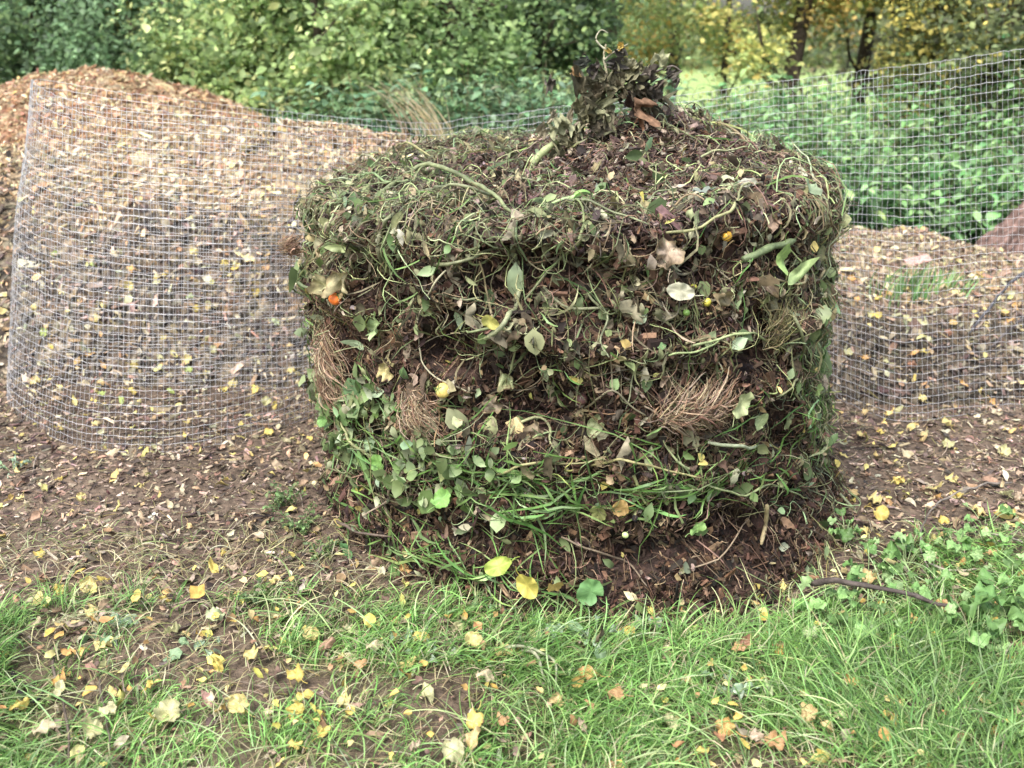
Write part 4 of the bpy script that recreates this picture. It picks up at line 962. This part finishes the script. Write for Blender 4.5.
for px, py, r, col, nm, lab in ((349, 296, .0175, (.72, .17, .03), 'tomato', 'small ripe orange-red tomato lodged in the heap near the mesh'),
        (451, 385, .020, (.58, .45, .14), 'tomato', 'pale yellow-green tomato resting against the middle of the heap'),
        (716, 238, .013, (.66, .38, .05), 'cherry_tomato', 'golden yellow cherry tomato high on the heap beside the curly stem'),
        (697, 298, .012, (.44, .40, .06), 'cherry_tomato', 'yellow-green cherry tomato below the shrivelled grey-brown leaf'),
        (684, 283, .009, (.40, .40, .06), 'cherry_tomato', 'tiny yellow-green fruit next to the whitish green leaf'),
        (621, 527, .009, (.42, .50, .22), 'cherry_tomato', 'small pale green fruit in dark mulch under the grass layer'),
        (678, 308, .009, (.15, .26, .06), 'cherry_tomato', 'small dark green fruit under the yellow-green cherry tomato'),
        (580, 393, .017, (.11, .055, .05), 'rotten_plum', 'dark rotten fruit beside the thin forked stem')):
    h = hit(px, py, ('heap',)); root = empty(nm, tuple(h[0] + h[1] * .045), label=lab, cat='fruit')
    o = ball(r, col).build('fruit', M_FRUIT, root)
    mb = MB()
    for s5 in range(5):
        a = s5 * 2 * PI / 5; t = np.linspace(0, 1, 5)
        P = np.stack([r * .85 * t * math.cos(a), r * .85 * t * math.sin(a), r * (.80 - .1 * t + .12 * np.sin(t * 3))], -1)
        ribbons(mb, P[None], (r * .13 * (1.05 - t))[None], np.array([[.16, .22, .07]]), side=np.tile([0, 0, 1.], (1, 5, 1)))
    t = np.linspace(0, 1, 4); P = np.stack([.1 * r * t, 0 * t, r * (.78 + .5 * t)], -1); tubes(mb, P[None], np.full((1, 4), .0012), np.array([[.2, .24, .09]]), 5)
    mb.build('calyx', M_STEM, root)
    root.rotation_euler = (random.uniform(-1.2, .3), random.uniform(-.6, .6), random.random() * 6)

# root clumps
def root_clump(px, py, lab, w, hgt, col, N=420, ang0=0., off=.03):
    h = hit(px, py, ('heap',)); c0 = np.array(h[0] + h[1] * off); n = np.array(h[1])
    tx = unit(np.cross([0, 0, 1.], n)); tz = np.cross(n, tx); K = 9; t = np.linspace(0, 1, K)
    u, v = np.clip(rn(N), -1.8, 1.8) * w * .33, np.clip(rn(N), -1.8, 1.8) * hgt * .33; d = np.full(N, ang0) + rn(N) * .55; L = (w + hgt) * .5 * (.5 + .7 * rnd(N))
    U = u[:, None] + L[:, None] * np.cumsum(np.cos(d[:, None] + np.cumsum(rn(N, K) * .32, 1)), 1) / K - L[:, None] * .5 * math.cos(ang0)
    Vv = v[:, None] + L[:, None] * np.cumsum(np.sin(d[:, None] + np.cumsum(rn(N, K) * .32, 1)), 1) / K - L[:, None] * .5 * math.sin(ang0)
    D = (rnd(N, 1) - .5) * .035 + .012 * rn(N, 1) * np.sin(PI * t) + .03 * np.exp(-(U / w) ** 2 - (Vv / hgt) ** 2)
    P = c0 + U[..., None] * tx + Vv[..., None] * tz + D[..., None] * n
    mb = MB(); tubes(mb, P, .0011 * np.exp(rn(N) * .35)[:, None] * (1 - .5 * t), clampc(pal(col, N)), 3)
    tag(mb.build('root_clump', M_ROOT, loc=tuple(c0)), lab, 'roots')
RT = [(.26, .17, .11), (.34, .25, .17), (.18, .11, .07), (.42, .33, .22)]
root_clump(692, 402, 'matted bundle of brown roots on the middle face of the heap', .14, .06, RT, 520, .2)
root_clump(428, 412, 'brown fibrous roots hanging beside the pale tomato', .07, .09, RT, 420, -1.1)
root_clump(345, 372, 'long straw-brown fibres hanging at the heap corner beside the mesh', .07, .16, RT, 420, -1.1)
root_clump(281, 214, 'small brown fibrous root ball sticking out of the heap beside the mesh', .035, .035, RT[:3], 260, 1.2, .07) 
root_clump(770, 316, 'bundle of olive straw stalks slanting down the upper side of the heap', .12, .08, [(.22, .20, .09), (.30, .27, .14), (.16, .13, .07)], 240, .65)

# ------------------------------------------------------------------ dead plant standing on the heap
def dead_plant():
    yy = hit(528, 176, ('heap',))[0].y + .03; base = W(528, 172, yy)
    root = empty('dead_plant', tuple(base), label='tall withered plant with dark drooping leaves standing on top of the heap', cat='dead plant'); loc = tuple(base)
    def TB(name, pts, r0, r1, c0, c1, n=22, m=8):
        P = spline([W(a, b, yy + d) for a, b, d in pts], n); t = np.linspace(0, 1, n)[:, None]
        mb = MB(); tubes(mb, P[None], ((r0 * (1 - t) + r1 * t) * (1 + .12 * np.sin(t * 23)))[:, 0][None], clampc(np.array(c0) * (1 - t) + np.array(c1) * t)[None], m)
        mb.build(name, M_STEM, root, loc=loc); return P
    G1, BR = (.34, .40, .18), (.13, .10, .075)
    TB('stalk', [(526, 180, -.02), (534, 162, 0), (548, 148, .0), (562, 138, .02)], .014, .010, G1, (.24, .27, .13), 14)
    TB('root_stub', [(536, 172, .02), (532, 165, 0), (535, 160, 0)], .012, .007, (.38, .42, .22), (.3, .33, .17), 8)
    TB('stalk', [(560, 138, .02), (575, 126, .03), (592, 112, .04), (603, 96, .04), (607, 78, .04), (604, 58, .05), (606, 44, .05)], .0085, .0032, BR, (.30, .28, .18), 26)
    TB('side_branch', [(606, 84, .04), (622, 80, .04), (638, 76, .03), (655, 72, .02), (672, 66, .02), (682, 72, .02)], .005, .002, (.16, .13, .1), (.12, .1, .08))
    TB('side_branch', [(600, 106, .04), (608, 118, .02), (616, 135, .0), (612, 150, -.02)], .0055, .003, (.17, .17, .09), (.14, .14, .07))
    TB('side_branch', [(606, 50, .05), (599, 44, .05), (596, 38, .05), (601, 30, .05), (608, 33, .05)], .0035, .0012, (.36, .35, .24), (.3, .28, .2))
    TB('side_branch', [(604, 60, .04), (614, 52, .05), (628, 44, .06)], .003, .0014, (.24, .22, .15), (.3, .26, .18))
    TB('side_branch', [(590, 114, .04), (585, 100, .02), (588, 84, .0)], .0035, .0015, BR, (.2, .16, .1))
    TB('side_branch', [(575, 170, -.05), (600, 160, -.03), (625, 143, .0), (650, 150, .05), (690, 158, .05)], .0048, .003, (.2, .19, .1), (.13, .1, .08))
    TB('side_branch', [(596, 168, -.06), (606, 158, -.04), (614, 150, 0)], .006, .004, (.34, .33, .16), (.22, .2, .1))
    # drooping leaf bunches, each a crumpled hanging leaf
    LV = [(634, 100, .085, (.10, .06, .05)), (641, 108, .07, (.16, .09, .06)), (592, 120, .08, (.13, .11, .08)), (600, 128, .075, (.11, .09, .07)), (613, 96, .05, (.10, .07, .06)),
          (622, 88, .05, (.08, .065, .055)), (655, 92, .06, (.07, .06, .055)), (660, 84, .045, (.09, .07, .06)), (676, 78, .045, (.10, .08, .07)), (669, 74, .04, (.07, .06, .055)),
          (585, 62, .05, (.05, .055, .05)), (594, 70, .05, (.06, .05, .05)), (612, 66, .05, (.05, .045, .045)), (628, 66, .045, (.06, .05, .045)), (615, 146, .08, (.15, .14, .08)),
          (575, 134, .06, (.20, .18, .12)), (568, 120, .05, (.17, .14, .1)), (610, 50, .026, (.40, .30, .10)), (622, 46, .028, (.42, .30, .09)), (584, 155, .075, (.14, .13, .11)),
          (595, 158, .07, (.18, .17, .15)), (602, 84, .045, (.12, .1, .07)), (648, 78, .05, (.08, .065, .06)), (636, 84, .05, (.10, .08, .06)), (578, 76, .035, (.34, .22, .12)),
          (545, 128, .05, (.2, .17, .12)), (552, 118, .04, (.22, .19, .14)), (640, 120, .045, (.22, .11, .07))]
    for _ in range(10):
        LV.append((random.gauss(608, 26), random.gauss(74, 16), .03 + .03 * random.random(), random.choice([(.07, .06, .05), (.10, .08, .055), (.05, .045, .04)])))
    for _ in range(44):
        f = random.random(); LV.append((random.gauss(612 - 55 * f, 12) if _ % 4 else random.gauss(640, 24), (66 + 100 * f) if _ % 4 else random.gauss(86, 14), .045 + .035 * random.random(), random.choice([(.14, .13, .085), (.17, .16, .10), (.09, .08, .055), (.22, .22, .14)])))
    for i, (a, b, L, c) in enumerate(LV):
        c = (c[0] * 1.0 + .012, c[1] * 1.03 + .010, c[2] * .95 + .006)
        mb = leaf_mesh('withered', L * 1.15, c, curl=.9, crumple=.45, seed=100 + i, fold=.9, stem=False)
        o = mb.build('withered_leaf', M_DRY, root)
        p = W(a, b, yy + .02 + .03 * rng.standard_normal()); o.location = p - base
        d = Vector((rng.normal() * .7, rng.normal() * .7, -1)).normalized(); n = Vector((rng.normal() * .6, -1, .2)).normalized(); bb = n.cross(d).normalized(); n = d.cross(bb)
        from mathutils import Matrix
        o.rotation_euler = Matrix((d, bb, n)).transposed().to_euler(); o.scale = (1, random.uniform(.4, .95), 1)
dead_plant()

# ------------------------------------------------------------------ dry grass tuft on the far heap ridge
def tuft(px, py, y, n, lab, lean, L, cols, name='dry_grass_tuft', wdt=.0035):
    b = hit(px, py, ('ridge', 'ground'))[0] if 'weed' in name else W(px, py, y); root = tuple(b)
    a = rn(n) * .25; K = 8; t = np.linspace(0, 1, K)[None]
    Ln = (L * (.5 + .6 * rnd(n)))[:, None]; lx = (lean + rn(n) * .22)[:, None]; ly = (rn(n) * .25)[:, None]
    bx, by = b[0] + rn(n, 1) * (.07 if 'weed' in name else .05), b[1] + rn(n, 1) * .05
    bz = np.maximum(ridge_h(bx, by), 0) if 'weed' in name else b[2] - .03
    P = np.stack([bx + Ln * lx * t ** 1.4, by + Ln * ly * t ** 1.4, bz + Ln * (t - .15 * t ** 3)], -1)
    mb = MB(); ribbons(mb, P, wdt * (1.05 - t) * np.ones((n, 1)), clampc(pal(cols, n)))
    tag(mb.build(name, M_GRASS, loc=tuple(root)), lab, 'grass tuft', kind='stuff' if 'weed' in name else None)
tuft(440, 140, 5.6, 60, 'tuft of tall straw-coloured dry grass on the chip heap ridge', -.55, .42, [(.48, .40, .24), (.38, .31, .18), (.55, .48, .32)])
tuft(410, 128, 5.75, 16, 'thinner wisp of dry grass beside the tall straw-coloured tuft', -.5, .4, [(.42, .35, .22), (.3, .24, .15)])
tuft(905, 294, 4.9, 90, 'low green weed tuft growing on the leafy slope behind the mesh', .2, .15, [(.14, .26, .09), (.2, .33, .12), (.1, .2, .07)], 'green_weed_tuft', .006)
tuft(948, 290, 5.0, 40, 'smaller green weed tuft next to the low one on the slope', .4, .11, [(.14, .26, .09), (.2, .33, .12)], 'green_weed_tuft', .006)

# ------------------------------------------------------------------ broadleaf weeds
def weed(px, py, nl, L, h, cols, lab, kind='heart', spread=.09, group=None, name='broadleaf_weed', seed=0):
    g = hit(px, py, ('ground', 'ridge'))[0]; root = empty(name, tuple(g), label=lab, cat='weed', group=group)
    mb = MB(); tops = []
    for i in range(nl):
        a = i * 2.4 + rng.random(); rr = spread * (.25 + .9 * rng.random()); hh = h * (.35 + .8 * rng.random())
        e = Vector((math.cos(a) * rr, math.sin(a) * rr, hh)); tops.append((e, a))
        P = spline([(0, 0, -.01), e * .5 + Vector((0, 0, hh * .25)), e], 7); tubes(mb, P[None], np.full((1, 7), .0016), np.array([[.2, .26, .12]]), 4)
    mb.build('stem', M_STEM, root)
    for i, (e, a) in enumerate(tops):
        c = np.array(cols[i % len(cols)]) * (1 + .12 * rng.standard_normal())
        mb = leaf_mesh(kind, L * .8 * (.55 + .75 * rng.random()), c, curl=-.4, crumple=.22, seed=seed * 31 + i, fold=.22, stem=False, vein=1.12)
        o = mb.build('leaf', M_LEAF, root); o.location = e
        o.rotation_euler = (random.uniform(-.5, .5), random.uniform(-.35, .5), a)
WC = [(.19, .33, .11), (.14, .27, .08), (.27, .40, .17), (.11, .20, .06)]
i = 0
for px, py, nl, L, h, lab in (
    (868, 588, 12, .055, .10, 'broad-leaved weed growing just past the heap foot by the orange leaf'),
    (905, 570, 12, .055, .09, 'leafy weed in the middle of the patch above the dark stick'),
    (955, 560, 10, .05, .08, 'leafy weed under the thin curved twig'),
    (925, 610, 10, .055, .08, 'pale-leaved weed touching the dark stick'),
    (830, 625, 10, .055, .09, 'grey-green weed at the very foot of the heap, at the stick end'),
    (880, 640, 8, .05, .07, 'low weed below the dark stick beside a yellow leaf'),
    (975, 650, 12, .07, .10, 'large-leaved weed at the end of the dark stick'),
    (1012, 640, 12, .085, .11, 'largest-leaved weed at the picture edge'),
    (1000, 560, 10, .045, .08, 'small-leaved weed among the grey twigs'),
    (1010, 600, 8, .05, .07, 'weed between the two pale twigs'),
    (845, 545, 9, .045, .08, 'weed climbing beside the heap foot above the orange leaf'),
    (985, 528, 8, .04, .06, 'small weed on the soil edge beside a yellow leaf')):
    i += 1; weed(px, py, nl, L, h, WC, lab, group='broad-leaved weeds beside the heap', seed=i)
for px, py, nl, L, h, lab in (
    (118, 634, 9, .06, .04, 'grey-green weed rosette flattened in the grass near the soil'),
    (548, 645, 9, .055, .04, 'flat weed rosette before the middle of the heap'),
    (500, 610, 8, .05, .04, 'pale grey-green weed leaves under the large yellow leaf'),
    (650, 628, 7, .06, .03, 'silvery flattened weed leaves before the dark heap foot'),
    (595, 650, 8, .05, .05, 'upright grey-green weed to one side of the flat rosette'),
    (730, 700, 7, .055, .04, 'pale torn weed leaves in the lush grass'),
    (425, 668, 6, .045, .03, 'small weed on the worn patch of grass'),
    (15, 478, 7, .05, .05, 'green weed beside the curled end of the mesh'),
    (640, 745, 6, .045, .03, 'weed at the lower edge of the grass'),
    (390, 648, 5, .045, .03, 'small grey-green weed below the heap corner'),
    (195, 655, 6, .05, .03, 'pale weed leaves beside a bare patch in the grass')):
    i += 1; weed(px, py, nl, L, h, [(.26, .36, .24), (.20, .30, .16), (.32, .40, .28)], lab, kind='ovate', spread=.07, group='flat weeds in the grass', seed=i, name='flat_weed')
# feathery herb at the heap corner on the soil
def herb(px, py, n, lab, R=.12, H=.13):
    g = hit(px, py, ('ground',))[0]; root = empty('feathery_weed', tuple(g), label=lab, cat='weed')
    K = 6; t = np.linspace(0, 1, K)[None]; a = rnd(n, 1) * 2 * PI; rr = R * (.3 + .8 * rnd(n, 1)); hh = H * (.3 + .8 * rnd(n, 1))
    P = np.stack([rr * np.cos(a) * t, rr * np.sin(a) * t, hh * np.sin(t * 1.6)], -1)
    mb = MB(); tubes(mb, P, .001 * np.ones((n, K)), clampc(pal([(.14, .2, .08), (.2, .2, .1)], n)), 3); mb.build('stem', M_STEM, root)
    k = 22; idx = rng.integers(0, n, n * k); tt = .25 + .75 * rnd(n * k); s = np.stack([(rr[idx, 0]) * np.cos(a[idx, 0]) * tt, rr[idx, 0] * np.sin(a[idx, 0]) * tt, hh[idx, 0] * np.sin(tt * 1.6)], -1) + rn(n * k, 3) * .006
    mb = MB(); inst(mb, LEAF3[1], s, frames(np.tile([0, 0, 1.], (n * k, 1)), .6), .011 * np.exp(rn(n * k) * .3), clampc(pal([(.12, .20, .07), (.18, .27, .10), (.08, .13, .05)], n * k)))
    tag(mb.build('foliage', M_LEAF, root), kind='stuff')
herb(302, 535, 12, 'feathery dark green weed on bare soil at the heap corner', .09, .07)
herb(285, 510, 14, 'smaller feathery weed above the dark green one on bare soil', .09, .08)
herb(255, 610, 14, 'feathery weed at the edge of the soil and the grass', .08, .06)
herb(325, 560, 12, 'sparse feathery weed against the foot of the heap', .08, .07)

# ------------------------------------------------------------------ fallen leaves: single objects
def variants(kd, cols, base):
    out = []
    for i, c in enumerate(cols):
        for kk in range(2):
            mb = leaf_mesh(kd[(i + kk) % len(kd)], 1.0, c, curl=[.5, -.4][kk], crumple=.22, seed=base + i * 2 + kk, fold=[.3, -.15][kk], edge=tuple(.75 * x for x in c), stem=False)
            t = np.linspace(0, 1, 6); P = np.stack([-(.42 + .5 * t), .07 * np.sin(t * 3), .06 * t], -1)
            tubes(mb, P[None], np.full((1, 6), .022), clampc(np.array(c))[None], 4)
            out.append(mb.data('fallen_leaf', M_LEAF))
    return out
VY = variants(['ovate', 'heart', 'round'], [(.60, .48, .14), (.62, .52, .22), (.56, .44, .12)], 300)
VP = variants(['ovate', 'heart', 'ovate'], [(.52, .49, .28), (.48, .46, .24), (.52, .44, .28)], 330)
VO = variants(['ovate', 'lobed', 'withered'], [(.58, .35, .13), (.48, .29, .14), (.56, .42, .20)], 360)
VB = variants(['withered', 'lobed', 'ovate'], [(.30, .16, .10), (.38, .24, .16), (.44, .34, .24)], 390)
VG = variants(['heart', 'ovate'], [(.38, .46, .14), (.42, .48, .26)], 420)
VV = {'y': VY, 'p': VP, 'o': VO, 'b': VB, 'g': VG}
CN = {'y': 'yellow', 'p': 'pale cream', 'o': 'orange', 'b': 'brown', 'g': 'yellow-green'}
def fallen(px, py, k, s, lab, group, up=.02, which=('ridge', 'ground')):
    h = hit(px, py, which)
    if h is None: return
    o = bpy.data.objects.new('fallen_leaf', random.choice(VV[k])); COL.objects.link(o)
    o.location = h[0] + Vector((0, 0, up + random.random() * .02)); n = h[1] + Vector((0, -.35, 0)); orient(o, n, random.random() * 6.28, .28)
    s *= .98; o.scale = (s, s * random.uniform(.75, 1), s); tag(o, lab, 'fallen leaf', group)
KEYL = [  # px, py, colour, length, label
 (216, 585, 'y', .05, 'yellow leaf where the soil meets the grass, below the bare ground'), (232, 582, 'b', .04, 'brown leaf touching the yellow one at the soil edge'),
 (276, 594, 'y', .042, 'bright yellow leaf in line with the heap corner at the soil edge'), (61, 691, 'o', .055, 'orange-brown curled leaf standing in the grass beside the dark twig'),
 (63, 706, 'p', .045, 'pale yellow leaf under the curled orange-brown one'), (174, 648, 'p', .05, 'large cream leaf beside the bare patch'),
 (281, 627, 'p', .055, 'tan crumpled leaf between the feathery weed and the grass'), (314, 650, 'y', .05, 'yellow leaf overlapping a brown one in the grass'),
 (328, 657, 'b', .05, 'brown leaf overlapped by a yellow one in the grass'), (105, 653, 'y', .05, 'bright yellow leaf next to the flattened grey-green weed'),
 (173, 725, 'p', .06, 'greyish cream leaf held upright in the low grass'), (241, 720, 'y', .05, 'yellow leaf in the grass under the thin brown twig'),
 (473, 658, 'y', .045, 'yellow leaf beside the broken stem, nearer the mesh side'), (504, 665, 'y', .045, 'yellow pointed leaf touching the broken pale stem'),
 (486, 693, 'p', .05, 'round cream leaf on the worn patch'), (589, 688, 'o', .055, 'folded orange-yellow leaf in the grass below the upright weed'),
 (615, 709, 'o', .05, 'tan-orange leaf right under the folded one'), (475, 737, 'y', .045, 'vivid yellow leaf at the lower edge near orange leaves'),
 (473, 752, 'o', .06, 'large orange leaf at the very bottom of the grass'), (453, 763, 'p', .055, 'tan leaf beside the large orange one at the bottom'),
 (665, 666, 'p', .045, 'square cream leaf lying on lush grass'), (896, 657, 'y', .055, 'large yellow leaf under the low weed beside the dark stick'),
 (865, 590, 'o', .05, 'orange leaf caught in the first broad-leaved weed'), (743, 657, 'b', .05, 'red-brown curled leaf in the grass before the dark heap foot'),
 (736, 665, 'o', .04, 'orange leaf under the red-brown curled one'), (970, 726, 'p', .06, 'large pale yellow leaf in the grass near the bottom corner'),
 (895, 739, 'y', .05, 'yellow pointed leaf beside a dark bare spot'), (772, 757, 'o', .06, 'bright orange leaf at the bottom of the lush grass'),
 (757, 750, 'b', .045, 'brown leaf joined to the bright orange one'), (725, 741, 'o', .055, 'ochre leaf at the bottom beside the torn weed leaves'),
 (767, 702, 'g', .045, 'yellow-green leaf standing in the lush grass'), (806, 728, 'o', .05, 'amber leaf in the lush grass'),
 (851, 694, 'o', .05, 'brown and yellow leaf in the middle of the lush grass'), (809, 649, 'g', .045, 'lime leaf in the grass beside the stick end'),
 (849, 506, 'y', .055, 'yellow leaf high on the soil beside the heap side'), (879, 521, 'y', .05, 'second yellow leaf on the soil beside the heap side'),
 (978, 516, 'y', .055, 'yellow leaf on the soil above the small weed'), (471, 600, 'b', .035, 'small brown leaf at the heap foot'),
 (404, 578, 'o', .05, 'dull orange leaf on the soil at the heap foot near the ivy-like leaf'),
 (290, 540, 'o', .04, 'rust-red leaf in the feathery weed'),
]
for px, py, k, s, lab in KEYL: fallen(px, py, k, s * 1.0, lab, 'fallen autumn leaves', .035 if py > 575 else .015)
REST = [(89,596,'y'),(106,594,'y'),(106,611,'p'),(91,624,'y'),(166,611,'y'),(250,612,'g'),(216,628,'g'),(253,667,'y'),(220,681,'y'),(23,717,'y'),(4,667,'y'),(110,722,'p'),(95,742,'p'),
 (297,690,'y'),(297,725,'y'),(297,755,'y'),(305,708,'y'),(38,639,'p'),(361,677,'o'),(345,711,'y'),(557,714,'o'),(420,650,'y'),(461,638,'p'),(506,632,'b'),(415,756,'b'),(503,733,'o'),(582,741,'b'),
 (428,704,'p'),(375,661,'p'),(352,641,'p'),(672,739,'p'),(942,530,'y'),(867,563,'y'),(989,563,'o'),(929,568,'p'),(959,585,'p'),(978,591,'o'),(990,615,'o'),(1015,624,'o'),(942,620,'o'),(844,627,'o'),
 (912,631,'o'),(774,653,'o'),(694,641,'g'),(837,730,'p'),(826,742,'o'),(685,695,'o'),(1015,735,'p'),(997,742,'o'),(701,763,'y'),(1010,673,'o'),(60,600,'y'),(150,700,'y'),(45,745,'p'),(325,745,'y')]
for px, py, k in REST:
    fallen(px, py, k, random.uniform(.034, .05), CN[k] + ' fallen leaf half sunk in the grass in front of the heap', 'small %s leaves in the grass' % CN[k], .03)
SOILL = [(110,533,'p'),(73,533,'p'),(129,545,'p'),(174,573,'p'),(222,561,'y'),(82,504,'y'),(171,510,'p'),(20,505,'y'),(140,490,'y'),(228,482,'y'),(207,475,'p'),(30,462,'y'),(22,470,'y'),(60,485,'y'),(310,445,'y'),(240,545,'p'),(190,530,'o'),
 (50,520,'b'),(40,560,'y'),(15,545,'p'),(275,410,'y'),(155,450,'p'),(60,430,'y'),(268,438,'y'),(345,425,'p'),(95,425,'y'),(190,424,'o'),(225,415,'p')]
for px, py, k in SOILL:
    fallen(px, py, k, random.uniform(.028, .042), CN[k] + ' fallen leaf on the bare soil in front of the curled mesh', 'small %s leaves on the bare soil' % CN[k], .008)
for _ in range(66):
    px, py = random.uniform(30, 320), random.uniform(250, 410); k = random.choice('yyypppog')
    fallen(px, py, k, random.uniform(.035, .055), CN[k] + ' fallen leaf lying behind the curled mesh at the foot of the chip heap', 'small %s leaves behind the curled mesh' % CN[k], .012)
for _ in range(70):
    px, py = random.uniform(845, 1022), random.uniform(245, 560); k = random.choice('yyyppoobb')
    fallen(px, py, k, random.uniform(.035, .055), CN[k] + ' fallen leaf on the soil and slope beyond the far side of the heap', 'small %s leaves beyond the heap' % CN[k], .012)

# ------------------------------------------------------------------ light, sky, camera
w = bpy.data.worlds.new('World'); SC.world = w; w.use_nodes = True
nt = w.node_tree; N, L = nt.nodes, nt.links
bg = N['Background']; sky = N.new('ShaderNodeTexSky'); sky.sky_type = 'NISHITA'; sky.sun_disc = False
SUN_EL, SUN_AZ = math.radians(58), math.radians(215)     # azimuth clockwise from +Y: behind and a little to the left of the camera
sky.sun_elevation = SUN_EL; sky.sun_rotation = SUN_AZ; sky.dust_density = 4; sky.air_density = 1.2; sky.ozone_density = .6
hs = N.new('ShaderNodeHueSaturation'); hs.inputs['Saturation'].default_value = .80
L.new(sky.outputs['Color'], hs.inputs['Color']); L.new(hs.outputs['Color'], bg.inputs['Color']); bg.inputs['Strength'].default_value = .15
sd = bpy.data.lights.new('sun', 'SUN'); sd.energy = 1.5; sd.angle = math.radians(18); sd.color = (1, .99, .97)
so = bpy.data.objects.new('sun', sd); COL.objects.link(so)
d = Vector((math.sin(SUN_AZ) * math.cos(SUN_EL), math.cos(SUN_AZ) * math.cos(SUN_EL), math.sin(SUN_EL)))
so.rotation_euler = d.to_track_quat('Z', 'Y').to_euler(); so.location = (-2, -3, 6)
cd = bpy.data.cameras.new('camera'); cam = bpy.data.objects.new('camera', cd); COL.objects.link(cam); SC.camera = cam
cam.location = (0, 0, CAM_Z); cam.rotation_euler = (PI / 2 - PITCH, 0, 0)
cd.sensor_width = 36; cd.lens = 36 * F / 1024; cd.clip_start = .05; cd.clip_end = 1500
cd.dof.use_dof = True; cd.dof.focus_distance = 2.75; cd.dof.aperture_fstop = 3.0
SC.view_settings.view_transform = 'Standard'; SC.view_settings.look = 'None'; SC.view_settings.exposure = 1.5; SC.view_settings.gamma = 1
SC.cycles.max_bounces = 6; SC.cycles.transparent_max_bounces = 4; SC.cycles.use_denoising = True
